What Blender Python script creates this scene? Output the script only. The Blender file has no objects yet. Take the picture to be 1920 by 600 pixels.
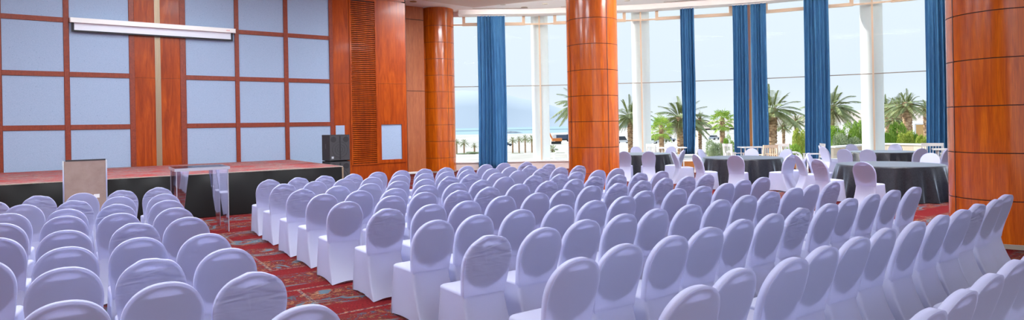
import bpy, math, random
from mathutils import Vector, Matrix
random.seed(7)
S = bpy.context.scene
COL = S.collection
PI = math.pi

# ------------------------------------------------------------------ camera
F_PX = 1143.0; CAM_Z = 1.77
YAW = math.radians(35); ROLL = math.radians(1.05)
CY, SY = math.cos(YAW), math.sin(YAW)
cam_data = bpy.data.cameras.new('camera')
cam = bpy.data.objects.new('camera', cam_data); COL.objects.link(cam)
fwd = Vector((SY, CY, 0)); right = Vector((CY, -SY, 0)); up = Vector((0, 0, 1))
r2 = right*math.cos(ROLL) - up*math.sin(ROLL)
u2 = up*math.cos(ROLL) + right*math.sin(ROLL)
m = Matrix((r2, u2, -fwd)).transposed().to_4x4(); m.translation = (0, 0, CAM_Z)
cam.matrix_world = m
cam_data.sensor_width = 36; cam_data.lens = 36*F_PX/1920
cam_data.shift_y = -64/1920
cam_data.clip_end = 6000; cam_data.clip_start = .05
S.camera = cam

def at(x, y, d):
    "the place seen at a pixel, d metres in front of the camera"
    a = x-960; b = 236-y
    u = (a*math.cos(ROLL)+b*math.sin(ROLL))/F_PX; v = (-a*math.sin(ROLL)+b*math.cos(ROLL))/F_PX
    return Vector(((SY+u*CY)*d, (CY-u*SY)*d, CAM_Z+v*d))

# ------------------------------------------------------------------ materials
def mat(name, color=(.5, .5, .5), rough=.5, metal=0, spec=.5, coat=0):
    m = bpy.data.materials.new(name); m.use_nodes = True
    b = m.node_tree.nodes['Principled BSDF']
    b.inputs['Base Color'].default_value = (*color, 1); b.inputs['Roughness'].default_value = rough
    b.inputs['Metallic'].default_value = metal; b.inputs['Specular IOR Level'].default_value = spec
    b.inputs['Coat Weight'].default_value = coat; b.inputs['Coat Roughness'].default_value = .08
    return m
class N:
    "small node-tree helper"
    def __init__(s, m): s.t = m.node_tree; s.n = s.t.nodes; s.b = s.n.get('Principled BSDF')
    def new(s, ty, **kw):
        n = s.n.new(ty)
        for k, v in kw.items():
            if k.startswith('_'): setattr(n, k[1:], v)
            else: n.inputs[k].default_value = v
        return n
    def link(s, a, b): s.t.links.new(a, b)
    def coord(s, scale=(1, 1, 1), kind='Object', rot=(0, 0, 0)):
        tc = s.new('ShaderNodeTexCoord'); mp = s.new('ShaderNodeMapping')
        mp.inputs['Scale'].default_value = scale; mp.inputs['Rotation'].default_value = rot
        s.link(tc.outputs[kind], mp.inputs['Vector']); return mp.outputs['Vector']
    def noise(s, vec, scale=5, detail=4, rough=.5, dist=0):
        n = s.new('ShaderNodeTexNoise', Scale=scale, Detail=detail, Roughness=rough, Distortion=dist)
        s.link(vec, n.inputs['Vector']); return n.outputs['Fac']
    def ramp(s, fac, stops, mode='LINEAR'):
        r = s.new('ShaderNodeValToRGB'); e = r.color_ramp.elements; r.color_ramp.interpolation = mode
        while len(e) > len(stops): e.remove(e[-1])
        while len(e) < len(stops): e.new(1)
        for q, (p, c) in zip(e, stops):
            q.position = p; q.color = (*c, 1) if len(c) == 3 else c
        s.link(fac, r.inputs['Fac']); return r.outputs['Color']
    def mix(s, a, b, fac, mode='MIX'):
        x = s.new('ShaderNodeMix', _data_type='RGBA', _blend_type=mode)
        for sock, v in ((x.inputs['Factor'], fac), (x.inputs['A'], a), (x.inputs['B'], b)):
            if hasattr(v, 'links'): s.link(v, sock)
            elif isinstance(v, tuple): sock.default_value = (*v, 1)
            else: sock.default_value = v
        return x.outputs['Result']
    def bump(s, h, strength=.2, dist=.01):
        b = s.new('ShaderNodeBump', Strength=strength, Distance=dist); s.link(h, b.inputs['Height']); return b.outputs['Normal']
    def math(s, op, a, b=None, c=.5):
        x = s.new('ShaderNodeMath', _operation=op)
        for i, v in enumerate((a, b)):
            if v is None: continue
            if hasattr(v, 'links'): s.link(v, x.inputs[i])
            else: x.inputs[i].default_value = v
        if op == 'MULTIPLY_ADD': x.inputs[2].default_value = c
        return x.outputs[0]

def wood(name, c1, c2, c3, scale=(6, 6, .5), rough=.28, coat=.35):
    m = mat(name, c2, rough, coat=coat); n = N(m)
    v = n.coord(scale)
    g = n.noise(v, 2.2, 6, .6, 1.2)
    fine = n.noise(n.coord((60, 60, 1.6)), 3, 3, .6)
    col = n.ramp(g, [(.28, c1), (.52, c2), (.74, c3)])
    col = n.mix(col, n.ramp(fine, [(.35, (.55, .45, .4)), (.6, (1, 1, 1))]), .55, 'MULTIPLY')
    n.link(col, n.b.inputs['Base Color'])
    return m
M = {}
M['wood'] = wood('mahogany_veneer', (.22, .028, .003), (.36, .055, .004), (.51, .098, .006), (3, 3, .3), coat=.06); M['wood'].node_tree.nodes['Principled BSDF'].inputs['Specular IOR Level'].default_value = .22
M['wood_light'] = wood('warm_veneer', (.40, .10, .030), (.50, .14, .045), (.58, .18, .06), rough=.3)
M['wood_trim'] = wood('dark_red_trim', (.17, .021, .005), (.24, .032, .007), (.30, .045, .009), (9, 9, 9), .45, .0)
M['wood_col'] = wood('varnished_column', (.39, .055, .002), (.59, .112, .003), (.77, .18, .004), (5, 5, .35), .24, .32)
M['groove'] = mat('column_groove', (.06, .012, .006), .6)
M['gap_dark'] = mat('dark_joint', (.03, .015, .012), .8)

def panel_fabric():
    m = mat('panel_fabric', (.42, .52, .70), .95, spec=.1); n = N(m)
    a = n.noise(n.coord((1, 1, 1.6)), 55, 5, .8)
    b = n.noise(n.coord((1, 1, .35)), 70, 2, .5)
    col = n.ramp(a, [(.3, (.28, .37, .52)), (.5, (.33, .425, .58)), (.7, (.38, .475, .63))])
    col = n.mix(col, n.ramp(b, [(.22, (.45, .5, .6)), (.34, (1, 1, 1))]), .7, 'MULTIPLY')
    n.link(col, n.b.inputs['Base Color']); return m
M['fabric'] = panel_fabric()
M['white'] = mat('white_paint', (.8, .8, .8), .5)
M['ceiling'] = mat('ceiling_paint', (.93, .92, .90), .9, spec=.1)
M['ceiling_beige'] = mat('ceiling_beige', (.80, .71, .62), .8, spec=.1)
M['slot'] = mat('slot_dark', (.35, .3, .25), .8)
M['screen_case'] = mat('screen_case', (.80, .80, .78), .35)
M['screen_cloth'] = mat('screen_cloth', (.74, .78, .86), .7)
M['black'] = mat('black_plastic', (.02, .02, .024), .5)
M['black_soft'] = mat('speaker_coat', (.022, .022, .027), .75)
M['grille'] = mat('speaker_mesh', (.05, .05, .056), .6)
M['alu'] = mat('aluminium', (.62, .56, .47), .4, metal=.7)
M['channel'] = mat('channel_bronze', (.40, .30, .20), .4, metal=.5)
M['chrome'] = mat('chrome', (.75, .75, .77), .12, metal=1)
M['steel_leg'] = mat('chair_leg_steel', (.45, .42, .40), .3, metal=.9)
M['brass'] = mat('brass', (.55, .36, .12), .3, metal=1)
M['red_mark'] = mat('red_mark', (.7, .08, .08), .5)

def carpet(name, pale=0.0):
    m = mat(name, (.3, .02, .02), .95, spec=.08); n = N(m)
    vec = n.coord((1, 1, 1))
    warp = n.new('ShaderNodeTexNoise', Scale=1.3, Detail=3); n.link(vec, warp.inputs['Vector'])
    add = n.new('ShaderNodeMix', _data_type='VECTOR'); add.inputs['Factor'].default_value = .30
    n.link(vec, add.inputs[4]); n.link(warp.outputs['Color'], add.inputs[5]); wv = add.outputs[1]
    # red ground, woven
    weave = n.noise(n.coord((40, 220, 1)), 1, 2, .5)
    ground = n.ramp(weave, [(.35, (.055, .004, .005)), (.65, (.18, .010, .012))])
    # big bands of ornament, running across the room
    band = n.new('ShaderNodeTexWave', _wave_type='BANDS', _bands_direction='Y', Scale=.32, Distortion=1.6, Detail=1.0)
    band.inputs['Detail Scale'].default_value = 1.2; n.link(vec, band.inputs['Vector'])
    bm = n.ramp(band.outputs['Fac'], [(.30, (0, 0, 0)), (.42, (1, 1, 1))])
    # small mottled motifs, with paisley curls outlined in grey-blue
    mot = n.noise(wv, 13, 5, .72, .7)
    flower = n.ramp(mot, [(.30, (.012, .011, .015)), (.39, (.05, .075, .10)), (.44, (.09, .010, .010)), (.50, (.15, .010, .010)), (.54, (.02, .016, .018)), (.58, (.19, .055, .025)), (.615, (.22, .12, .065)), (.64, (.12, .008, .009))])
    vo = n.new('ShaderNodeTexVoronoi', Scale=1.7, _feature='F1'); n.link(wv, vo.inputs['Vector'])
    ring = n.math('MULTIPLY_ADD', n.math('SINE', n.math('MULTIPLY', vo.outputs['Distance'], 16.0)), .5)
    line = n.ramp(ring, [(.60, (0, 0, 0)), (.66, (1, 1, 1)), (.90, (1, 1, 1)), (.95, (0, 0, 0))])
    edge = n.ramp(ring, [(.54, (0, 0, 0)), (.58, (1, 1, 1)), (.63, (0, 0, 0))])
    patch = n.ramp(n.noise(vec, 1.1, 3, .6), [(.46, (0, 0, 0)), (.52, (1, 1, 1))])
    orn = n.mix(flower, n.mix((.05, .075, .10), (.085, .12, .15), mot), n.math('MULTIPLY', line, patch))
    orn = n.mix(orn, (.24, .15, .09), n.math('MULTIPLY', n.math('MULTIPLY', edge, patch), .7))
    bmix = n.ramp(n.noise(vec, 6, 4, .7), [(.60, (0, 0, 0)), (.66, (1, 1, 1))])
    ground = n.mix(ground, flower, n.math('MULTIPLY', bmix, .7))
    col = n.mix(ground, orn, bm)
    # dashed seam lines
    br = n.new('ShaderNodeTexBrick', Scale=1.0)
    br.inputs['Mortar Size'].default_value = .02; br.inputs['Brick Width'].default_value = 1.9; br.inputs['Row Height'].default_value = 1.15
    n.link(vec, br.inputs['Vector'])
    dash = n.ramp(n.noise(n.coord((14, 14, 1)), 2.2, 1), [(.42, (.04, .03, .04)), (.5, (.09, .10, .12)), (.60, (.34, .21, .13))])
    col = n.mix(col, dash, n.math('MULTIPLY', br.outputs['Fac'], .6))
    if pale: col = n.mix(col, n.ramp(n.noise(n.coord((.9, 2.2, 1)), 1.5, 7, .8), [(.34, (.33, .03, .026)), (.45, (.40, .055, .045)), (.49, (.17, .18, .20)), (.53, (.36, .04, .036)), (.56, (.42, .33, .28)), (.60, (.05, .045, .055)), (.64, (.38, .045, .04)), (.72, (.22, .21, .23))]), pale)
    n.link(col, n.b.inputs['Base Color'])
    n.link(n.bump(weave, .25, .004), n.b.inputs['Normal'])
    return m
M['carpet'] = carpet('patterned_carpet')
M['stage_carpet'] = carpet('stage_carpet', .92)

def cloth(name, creased=False, color=(.66, .675, .87), transl=.5):
    m = bpy.data.materials.new(name); m.use_nodes = True; n = N(m); n.n.remove(n.b)
    out = n.n['Material Output']
    d = n.new('ShaderNodeBsdfDiffuse', Color=(*color, 1)); t = n.new('ShaderNodeBsdfTranslucent', Color=(*color, 1))
    g = n.new('ShaderNodeBsdfGlossy', Color=(1, 1, 1, 1), Roughness=.55)
    mx = n.new('ShaderNodeMixShader', Fac=transl); n.link(d.outputs[0], mx.inputs[1]); n.link(t.outputs[0], mx.inputs[2])
    mg = n.new('ShaderNodeMixShader', Fac=.035); n.link(mx.outputs[0], mg.inputs[1]); n.link(g.outputs[0], mg.inputs[2])
    n.link(mg.outputs[0], out.inputs['Surface'])
    h = n.noise(n.coord((1, 1, 1)), 420, 1, .5)
    if creased:
        w = n.noise(n.coord((4, 4, 13), rot=(0, .5, 0)), 1.5, 1, .3, .9)
        sep = n.new('ShaderNodeSeparateXYZ'); n.link(n.coord(), sep.inputs[0])
        mask = n.ramp(n.math('MULTIPLY', sep.outputs['Z'], 1.0), [(.55, (0, 0, 0)), (.85, (1, 1, 1))])
        hh = n.math('MULTIPLY', w, mask); nm = n.bump(hh, .55, .035)
    else:
        nm = n.bump(h, .08, .002)
    for s in (d, t, g): n.link(nm, s.inputs['Normal'])
    return m
M['cloth'] = cloth('white_stretch_cover')
M['cloth_double'] = cloth('white_doubled_cover', transl=.50, color=(.66, .675, .87))
M['cloth_creased'] = cloth('white_creased_cover', True)
M['pad'] = mat('chair_pad', (.24, .25, .48), .9, spec=.1)

def curtain_mat():
    m = mat('blue_velvet', (.02, .13, .36), .85, spec=.2); n = N(m)
    n.b.inputs['Specular IOR Level'].default_value = .08
    a = n.noise(n.coord((8, 8, .6)), 3, 4, .6)
    n.link(n.ramp(a, [(.3, (.04, .14, .30)), (.7, (.08, .23, .44))]), n.b.inputs['Base Color']); return m
M['curtain'] = curtain_mat()
def tablecloth_mat():
    m = mat('damask_cloth', (.04, .04, .055), .42, spec=.5); n = N(m)
    a = n.noise(n.coord((1, 1, 1)), 22, 4, .7, 1.5)
    n.link(n.ramp(a, [(.42, (.006, .006, .010)), (.56, (.014, .014, .022))]), n.b.inputs['Base Color'])
    n.link(n.ramp(a, [(.42, (.50, .50, .50)), (.56, (.38, .38, .38))]), n.b.inputs['Roughness'])
    n.b.inputs['Sheen Weight'].default_value = 1.0; n.b.inputs['Sheen Roughness'].default_value = .30; n.b.inputs['Sheen Tint'].default_value = (.70, .85, 1, 1); n.b.inputs['Specular IOR Level'].default_value = .35
    return m
M['tablecloth'] = tablecloth_mat()
M['table_wood'] = mat('table_ply', (.35, .22, .12), .6)
M['skirt_black'] = mat('stage_skirt', (.008, .008, .008), .5, spec=.28)
M['frame_wood'] = mat('window_wood', (.74, .56, .40), .55)
M['frame_pink'] = mat('window_post_paint', (.55, .28, .22), .55)
M['frame_orange'] = mat('window_post_wood', (.72, .25, .05), .5)
M['sill_white'] = mat('sill_white', (.82, .80, .78), .5)
M['wall_pinkish'] = mat('low_wall_paint', (.72, .58, .53), .8)
M['render_white'] = mat('outdoor_column_paint', (.80, .82, .80), .8)
M['taupe'] = None
def taupe_mat():
    m = mat('taupe_board', (.30, .20, .17), .55); n = N(m)
    a = n.noise(n.coord(), 4, 6, .65)
    b = n.noise(n.coord((1, 1, 1)), 30, 3, .6)
    c = n.ramp(a, [(.3, (.27, .18, .155)), (.7, (.36, .26, .225))])
    c = n.mix(c, n.ramp(b, [(.2, (.5, .45, .42)), (.33, (1, 1, 1))]), .6, 'MULTIPLY')
    n.link(c, n.b.inputs['Base Color']); return m
M['taupe'] = taupe_mat()
def glass_mat(name, tint=(.945, .977, .99), refl=.0006):
    m = bpy.data.materials.new(name); m.use_nodes = True; n = N(m); n.n.remove(n.b)
    t = n.new('ShaderNodeBsdfTransparent', Color=(*tint, 1)); g = n.new('ShaderNodeBsdfGlossy', Color=(1, 1, 1, 1), Roughness=.02)
    mx = n.new('ShaderNodeMixShader', Fac=refl); n.link(t.outputs[0], mx.inputs[1]); n.link(g.outputs[0], mx.inputs[2])
    n.link(mx.outputs[0], n.n['Material Output'].inputs['Surface']); return m
M['glass'] = glass_mat('window_glass')
M['acrylic'] = glass_mat('clear_acrylic', (.80, .79, .88), .40)
M['acrylic_edge'] = mat('acrylic_edge', (.42, .41, .48), .2, spec=.8)
M['sand'] = None
def sand_mat():
    m = mat('pale_sand', (.70, .62, .52), .95, spec=.05); n = N(m)
    a = n.noise(n.coord(), .02, 6, .6); b = n.noise(n.coord((1, 1, 1)), .35, 5, .7)
    c = n.ramp(a, [(.3, (.50, .46, .41)), (.5, (.62, .58, .53)), (.7, (.70, .67, .62))])
    c = n.mix(c, n.ramp(b, [(.3, (.72, .70, .66)), (.6, (1, 1, 1))]), .8, 'MULTIPLY')
    n.link(c, n.b.inputs['Base Color']); return m
M['sand'] = sand_mat()
M['sea'] = mat('salt_sea', (.30, .46, .54), .35, spec=.3)
M['rock'] = mat('breakwater_rock', (.33, .36, .40), .9)
M['mountain'] = mat('far_mountain_hazed', (.54, .59, .64), 1, spec=0)  # pale blue-grey base colour stands in for the aerial haze
M['hill'] = None
def hill_mat():
    m = mat('dry_hill', (.55, .42, .34), 1, spec=0); n = N(m)
    a = n.noise(n.coord((1, 1, 3)), .03, 6, .65)
    n.link(n.ramp(a, [(.3, (.50, .43, .40)), (.5, (.62, .52, .45)), (.7, (.72, .62, .54))]), n.b.inputs['Base Color']); return m
M['hill'] = hill_mat()
def leaf_mat(name, c1, c2):
    m = mat(name, c1, .55, spec=.3); n = N(m)
    a = n.noise(n.coord(), 3.0, 2, .6)
    n.link(n.ramp(a, [(.35, c1), (.65, c2)]), n.b.inputs['Base Color']); return m
M['frond'] = leaf_mat('date_frond', (.26, .32, .13), (.44, .47, .24))
M['frond_dry'] = leaf_mat('dry_frond', (.26, .22, .13), (.38, .32, .21))
M['fan'] = leaf_mat('fan_leaf', (.30, .46, .07), (.48, .60, .13))
M['shrub'] = leaf_mat('shrub_leaf', (.20, .38, .04), (.42, .56, .10))
M['shrub_yellow'] = leaf_mat('yellow_shrub_leaf', (.28, .40, .06), (.55, .56, .10))
M['shrub_pale'] = leaf_mat('pale_shrub_leaf', (.32, .40, .22), (.46, .52, .30))
def trunk_mat():
    m = mat('palm_trunk', (.35, .20, .12), .95, spec=.1); n = N(m)
    v = n.new('ShaderNodeTexVoronoi', Scale=5); n.link(n.coord((1, 1, 1.2)), v.inputs['Vector'])
    n.link(n.ramp(v.outputs['Distance'], [(.1, (.62, .45, .30)), (.5, (.44, .28, .17)), (.8, (.24, .15, .10))]), n.b.inputs['Base Color'])
    return m
M['trunk'] = trunk_mat()
M['stone'] = None
def stone_mat():
    m = mat('pale_stone', (.66, .55, .43), .9); n = N(m)
    br = n.new('ShaderNodeTexBrick', Scale=1.0); br.inputs['Brick Width'].default_value = .6; br.inputs['Row Height'].default_value = .45
    br.inputs['Mortar Size'].default_value = .008; br.offset = .0
    br.inputs['Color1'].default_value = (.72, .62, .50, 1); br.inputs['Color2'].default_value = (.64, .52, .40, 1); br.inputs['Mortar'].default_value = (.45, .38, .31, 1)
    n.link(n.coord((1, 1, 1), rot=(PI/2, 0, 0)), br.inputs['Vector'])
    n.link(br.outputs['Color'], n.b.inputs['Base Color']); return m
M['stone'] = stone_mat()
M['terrace'] = mat('terrace_tile', (.84, .80, .74), .8)
M['orange_wall'] = mat('ochre_render', (.72, .44, .18), .9)
M['car_white'] = mat('car_paint_white', (.75, .76, .78), .3)
M['car_dark'] = mat('car_paint_dark', (.05, .08, .14), .3)
M['car_silver'] = mat('car_paint_silver', (.42, .46, .52), .3, metal=.4)
M['car_glass'] = mat('car_glass', (.03, .04, .06), .15)
M['tyre'] = mat('tyre', (.02, .02, .02), .8)
M['digger'] = mat('digger_orange', (.75, .22, .04), .5)
M['outdoor_white'] = mat('outdoor_white', (.84, .84, .82), .5)
M['outdoor_beige'] = mat('outdoor_beige', (.72, .55, .40), .5)

# ------------------------------------------------------------------ mesh helpers
class MB:
    def __init__(s): s.v = []; s.f = []; s.mi = []
    def face(s, f, mi=0): s.f.append(tuple(f)); s.mi.append(mi)
    def box(s, x0, x1, y0, y1, z0, z1, mi=0, bev=0):
        if bev:
            s.prism([(x0+bev, y0), (x1-bev, y0), (x1, y0+bev), (x1, y1-bev), (x1-bev, y1), (x0+bev, y1), (x0, y1-bev), (x0, y0+bev)], z0, z1, mi); return s
        b = len(s.v)
        s.v += [(x0, y0, z0), (x1, y0, z0), (x1, y1, z0), (x0, y1, z0), (x0, y0, z1), (x1, y0, z1), (x1, y1, z1), (x0, y1, z1)]
        for q in ((3, 2, 1, 0), (4, 5, 6, 7), (0, 1, 5, 4), (1, 2, 6, 5), (2, 3, 7, 6), (3, 0, 4, 7)): s.face([b+i for i in q], mi)
        return s
    def prism(s, poly, z0, z1, mi=0):
        b = len(s.v); n = len(poly)
        s.v += [(p[0], p[1], z0) for p in poly] + [(p[0], p[1], z1) for p in poly]
        s.face([b+i for i in reversed(range(n))], mi); s.face([b+n+i for i in range(n)], mi)
        for i in range(n): s.face([b+i, b+(i+1) % n, b+n+(i+1) % n, b+n+i], mi)
        return s
    def bar(s, a, c, w, h, mi=0, z_up=True):
        "a straight bar of width w and height h between two points"
        a, c = Vector(a), Vector(c); d = (c-a).normalized()
        ref = Vector((0, 0, 1)) if abs(d.z) < .95 else Vector((1, 0, 0))
        sx = d.cross(ref).normalized()*w/2; sy = sx.cross(d).normalized()*h/2
        b = len(s.v)
        for p in (a, c): s.v += [tuple(p-sx-sy), tuple(p+sx-sy), tuple(p+sx+sy), tuple(p-sx+sy)]
        for q in ((0, 1, 2, 3), (7, 6, 5, 4), (0, 4, 5, 1), (1, 5, 6, 2), (2, 6, 7, 3), (3, 7, 4, 0)): s.face([b+i for i in q], mi)
        return s
    def tube(s, path, rad, n=10, mi=0, cap=True):
        path = [Vector(p) for p in path]; b = len(s.v); L = len(path)
        for i, p in enumerate(path):
            d = (path[min(i+1, L-1)]-path[max(i-1, 0)]).normalized()
            ref = Vector((0, 0, 1)) if abs(d.z) < .9 else Vector((1, 0, 0))
            ax = d.cross(ref).normalized(); ay = d.cross(ax).normalized()
            r = rad[i] if isinstance(rad, (list, tuple)) else rad
            for k in range(n):
                a = 2*PI*k/n; s.v.append(tuple(p+ax*r*math.cos(a)+ay*r*math.sin(a)))
        for i in range(L-1):
            for k in range(n):
                s.face([b+i*n+k, b+i*n+(k+1) % n, b+(i+1)*n+(k+1) % n, b+(i+1)*n+k], mi)
        if cap: s.face([b+k for k in reversed(range(n))], mi); s.face([b+(L-1)*n+k for k in range(n)], mi)
        return s
    def lathe(s, prof, n=48, c=(0, 0), mi=None, close=True):
        b = len(s.v)
        for r, z in prof:
            for k in range(n):
                a = 2*PI*k/n; s.v.append((c[0]+r*math.cos(a), c[1]+r*math.sin(a), z))
        for i in range(len(prof)-1):
            for k in range(n):
                s.face([b+i*n+k, b+i*n+(k+1) % n, b+(i+1)*n+(k+1) % n, b+(i+1)*n+k], mi[i] if mi else 0)
        if close: s.face([b+k for k in reversed(range(n))]); s.face([b+(len(prof)-1)*n+k for k in range(n)])
        return s
    def disc(s, c, axis, r, depth, n=24, mi=0):
        c = Vector(c); d = Vector(axis).normalized()
        return s.tube([c, c+d*depth], r, n, mi)
    def grid(s, fn, nu, nv, mi=0, wrap=False):
        b = len(s.v)
        for j in range(nv+1):
            for i in range(nu+(0 if wrap else 1)): s.v.append(tuple(fn(i/nu, j/nv)))
        w = nu if wrap else nu+1
        for j in range(nv):
            for i in range(nu):
                s.face([b+j*w+i, b+j*w+(i+1) % w, b+(j+1)*w+(i+1) % w, b+(j+1)*w+i], mi)
        return s
    def mesh(s, name, mats, smooth=False):
        me = bpy.data.meshes.new(name); me.from_pydata(s.v, [], s.f)
        for m in (mats if isinstance(mats, (list, tuple)) else [mats]): me.materials.append(m)
        me.polygons.foreach_set('material_index', s.mi)
        if smooth:
            me.polygons.foreach_set('use_smooth', [True]*len(s.f))
            if smooth != 'all': me.set_sharp_from_angle(angle=math.radians(38))
        me.update(); return me
    def build(s, name, mats, parent=None, smooth=False, loc=(0, 0, 0), rz=0):
        return link(name, s.mesh(name, mats, smooth), parent, loc, rz)
def link(name, me, parent=None, loc=(0, 0, 0), rz=0):
    o = bpy.data.objects.new(name, me); COL.objects.link(o)
    o.location = loc; o.rotation_euler = (0, 0, rz)
    if parent: o.parent = parent
    return o
def tag(o, label, cat, group=None, kind=None):
    if label: o['label'] = label
    if cat: o['category'] = cat
    if group: o['group'] = group
    if kind: o['kind'] = kind
    return o
def thing(name, label, cat, loc=(0, 0, 0), rz=0, group=None):
    o = bpy.data.objects.new(name, None); COL.objects.link(o); o.empty_display_size = .1
    o.location = loc; o.rotation_euler = (0, 0, rz)
    return tag(o, label, cat, group)
def struct(o): o['kind'] = 'structure'; return o
def copy_tree(o, parent=None):
    c = o.copy(); COL.objects.link(c)
    if parent: c.parent = parent
    for ch in o.children: copy_tree(ch, c)
    return c

# ------------------------------------------------------------------ the room
YW = 18.4; CEIL = 6.45
V = [(12.2, 21.84), (15.32, 19.80), (18.35, 17.07), (21.01, 13.99), (23.13, 10.44), (24.85, 6.7), (25.9, 2.7), (26.3, -1.5), (26.0, -5.6)]
V = [Vector((*p, 0)) for p in V]
out = []
for i, p in enumerate(V):
    d = (V[min(i+1, len(V)-1)]-V[max(i-1, 0)]).normalized(); out.append(Vector((-d.y, d.x, 0)))
shell = [(-8, -7.5), (25.9, -7.5)] + [(p.x, p.y) for p in reversed(V)] + [(11.9, 22.6), (-8, 22.6)]
fl = MB().prism([(p[0], p[1]) for p in shell], -.15, 0).build('floor', M['carpet']); struct(fl)
canopy = [(-8, -7.5), (27.5, -7.5)] + [(p.x+o.x*.98, p.y+o.y*.98) for p, o in reversed(list(zip(V, out)))] + [(11.9, 24.2), (-8, 24.2)]
ce = MB().prism(canopy, CEIL, CEIL+.4).build('ceiling', M['ceiling']); struct(ce)
# dropped beige field over the hall, with its white fascia, and slots and spots in the bay
inner = [(p.x-o.x*2.6, p.y-o.y*2.6) for p, o in zip(V, out)]
bm_ = MB().prism([(-7.9, -7.4), (23, -7.4)] + [(p[0], p[1]) for p in reversed(inner[1:])] + [(12.3, 20.0), (-7.9, 18.3)], CEIL-.10, CEIL-.001)
bm_.build('ceiling_field', M['ceiling_beige'], ce)
V0_ = [V[0]+(V[1]-V[0]).normalized()*.45]+V[1:]; so_ = [(p.x-o.x*.56, p.y-o.y*.56) for p, o in zip(V0_, out)]; si_ = [(p.x+o.x*.06, p.y+o.y*.06) for p, o in zip(V0_, out)]
MB().prism(list(reversed(si_))+so_, 6.25, CEIL-.001).build('curtain_soffit', M['ceiling'], ce)
fill_strip = MB()  # hidden glowing strip, added to brighten the bay ceiling
for i in range(1, len(inner)-1):
    p, q = inner[i], inner[i+1]; d = Vector((q[0]-p[0], q[1]-p[1], 0)).normalized(); w = Vector((-d.y, d.x, 0))*.03
    fill_strip.bar((p[0]+w.x, p[1]+w.y, CEIL-.055), (q[0]+w.x, q[1]+w.y, CEIL-.055), .02, .07)
d = (Vector((inner[1][0], inner[1][1], 0))-Vector((12.3, 20.0, 0))).normalized()
fill_strip.bar((12.3-d.y*.03, 20.0+d.x*.03, CEIL-.055), (inner[1][0]-d.y*.03, inner[1][1]+d.x*.03, CEIL-.055), .02, .07)
M['fill_strip'] = mat('added_fill_strip', (1, 1, 1)); M['fill_strip'].node_tree.nodes['Principled BSDF'].inputs['Emission Color'].default_value = (1, .97, .93, 1)
M['fill_strip'].node_tree.nodes['Principled BSDF'].inputs['Emission Strength'].default_value = 22
fill_strip.build('added_fill_strip', M['fill_strip'], ce)
for i in range(1, 5):
    a = V[i]-out[i]*.75; b = V[i+1]-out[i+1]*.75
    p, q = a.lerp(b, .22), a.lerp(b, .72)
    MB().bar((p.x, p.y, CEIL-.004), (q.x, q.y, CEIL-.004), .05, .012).build('air_slot', M['slot'], ce)
a = V[0]-out[0]*.75; b = V[1]-out[1]*.75
p, q = a.lerp(b, .28), a.lerp(b, .88)
MB().bar((p.x, p.y, CEIL-.004), (q.x, q.y, CEIL-.004), .05, .012).build('air_slot', M['slot'], ce)

def spot(x, y, z, r, m, tilt=False):
    dx, dy = at(x, y, 1).x, at(x, y, 1).y; v = at(x, y, 1).z-CAM_Z
    t = (z-CAM_Z)/v
    o = MB()
    o.lathe([(r, 0), (r, .012), (r*.72, .014), (r*.66, .03)], 20).lathe([(r*.6, .006), (r*.3, .004)], 16)
    ob = o.build('downlight', m, None, True, (dx*t, dy*t, z-.016))
    return ob
spots = [(868, 8.3, .11, 'alu'), (943, 8.2, .11, 'alu'), (1022, 7.0, .11, 'alu'), (911, 20, .09, 'slot'), (937, 21.3, .20, 'brass'),
         (983, 13.6, .13, 'slot'), (1054, 19.2, .20, 'brass'), (1266, 7.2, .12, 'brass'), (1176, 1.0, .11, 'alu'), (775, 2.6, .13, 'brass')]
spot_lab = ['small chrome ceiling spot above the curtain beside the far wood column', 'small chrome ceiling spot just right of the far blue curtain top',
            'small chrome ceiling spot nearest the middle wood column', 'tiny dark ceiling disc above the far blue curtain', 'large brass ceiling disc above the far blue curtain',
            'dark ceiling disc between the two brass discs', 'large brass ceiling disc beside the middle wood column', 'brass ceiling disc above the second bay of windows',
            'small chrome ceiling spot right of the middle wood column', 'brass ceiling disc above the pale wood recess by the far column']
for (x, y, r, mm), lb in zip(spots, spot_lab): tag(spot(x, y, CEIL, r, M[mm]), lb, 'ceiling light', 'ceiling spots over the bay')

# stage wall -------------------------------------------------------
ws = MB().box(-8, 8.66, YW+.03, YW+.4, 0, CEIL).build('wall_stage', M['wood']); struct(ws)
vt = [(-4.27, -4.16), (-2.96, -2.85), (-1.68, -1.57), (-.40, -.29), (.95, 1.07), (2.10, 2.24), (3.46, 3.57), (4.79, 4.91), (6.13, 6.24)]
hz = [1.93, 3.23, 4.55, 5.87]
zs = [(.58, 1.87)] + [(hz[i]+.058, hz[i+1]-.058) for i in range(3)] + [(5.93, CEIL)]
for i in range(len(vt)-1):
    if abs(vt[i][0]-.95) < .01: continue
    x0, x1 = vt[i][1], vt[i+1][0]
    for z0, z1 in zs:
        MB().box(x0+.004, x1-.004, YW+.005, YW+.03, z0+.004, z1-.004).build('fabric_panel', M['fabric'], ws)
for z0, z1 in zs: MB().box(-8, -4.27, YW+.005, YW+.03, z0, z1).build('fabric_panel', M['fabric'], ws)
for x0, x1 in vt: MB().box(x0, x1, YW-.022, YW+.03, .55, CEIL, bev=.006).build('upright_trim', M['wood_trim'], ws)
for z in hz:
    for i in range(len(vt)-1):
        if abs(vt[i][0]-.95) < .01: continue
        MB().box(vt[i][1], vt[i+1][0], YW-.018, YW+.03, z-.058, z+.058).build('cross_trim', M['wood_trim'], ws)
    MB().box(-8, -4.27, YW-.018, YW+.03, z-.058, z+.058).build('cross_trim', M['wood_trim'], ws)
for x0, x1 in ((1.07, 1.52), (1.65, 2.10)):
    for z0, z1 in ((.5, 3.185), (3.19, 5.83), (5.835, CEIL)): MB().box(x0, x1, YW-.01, YW+.03, z0, z1).build('pier_panel', M['wood'], ws)
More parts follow.
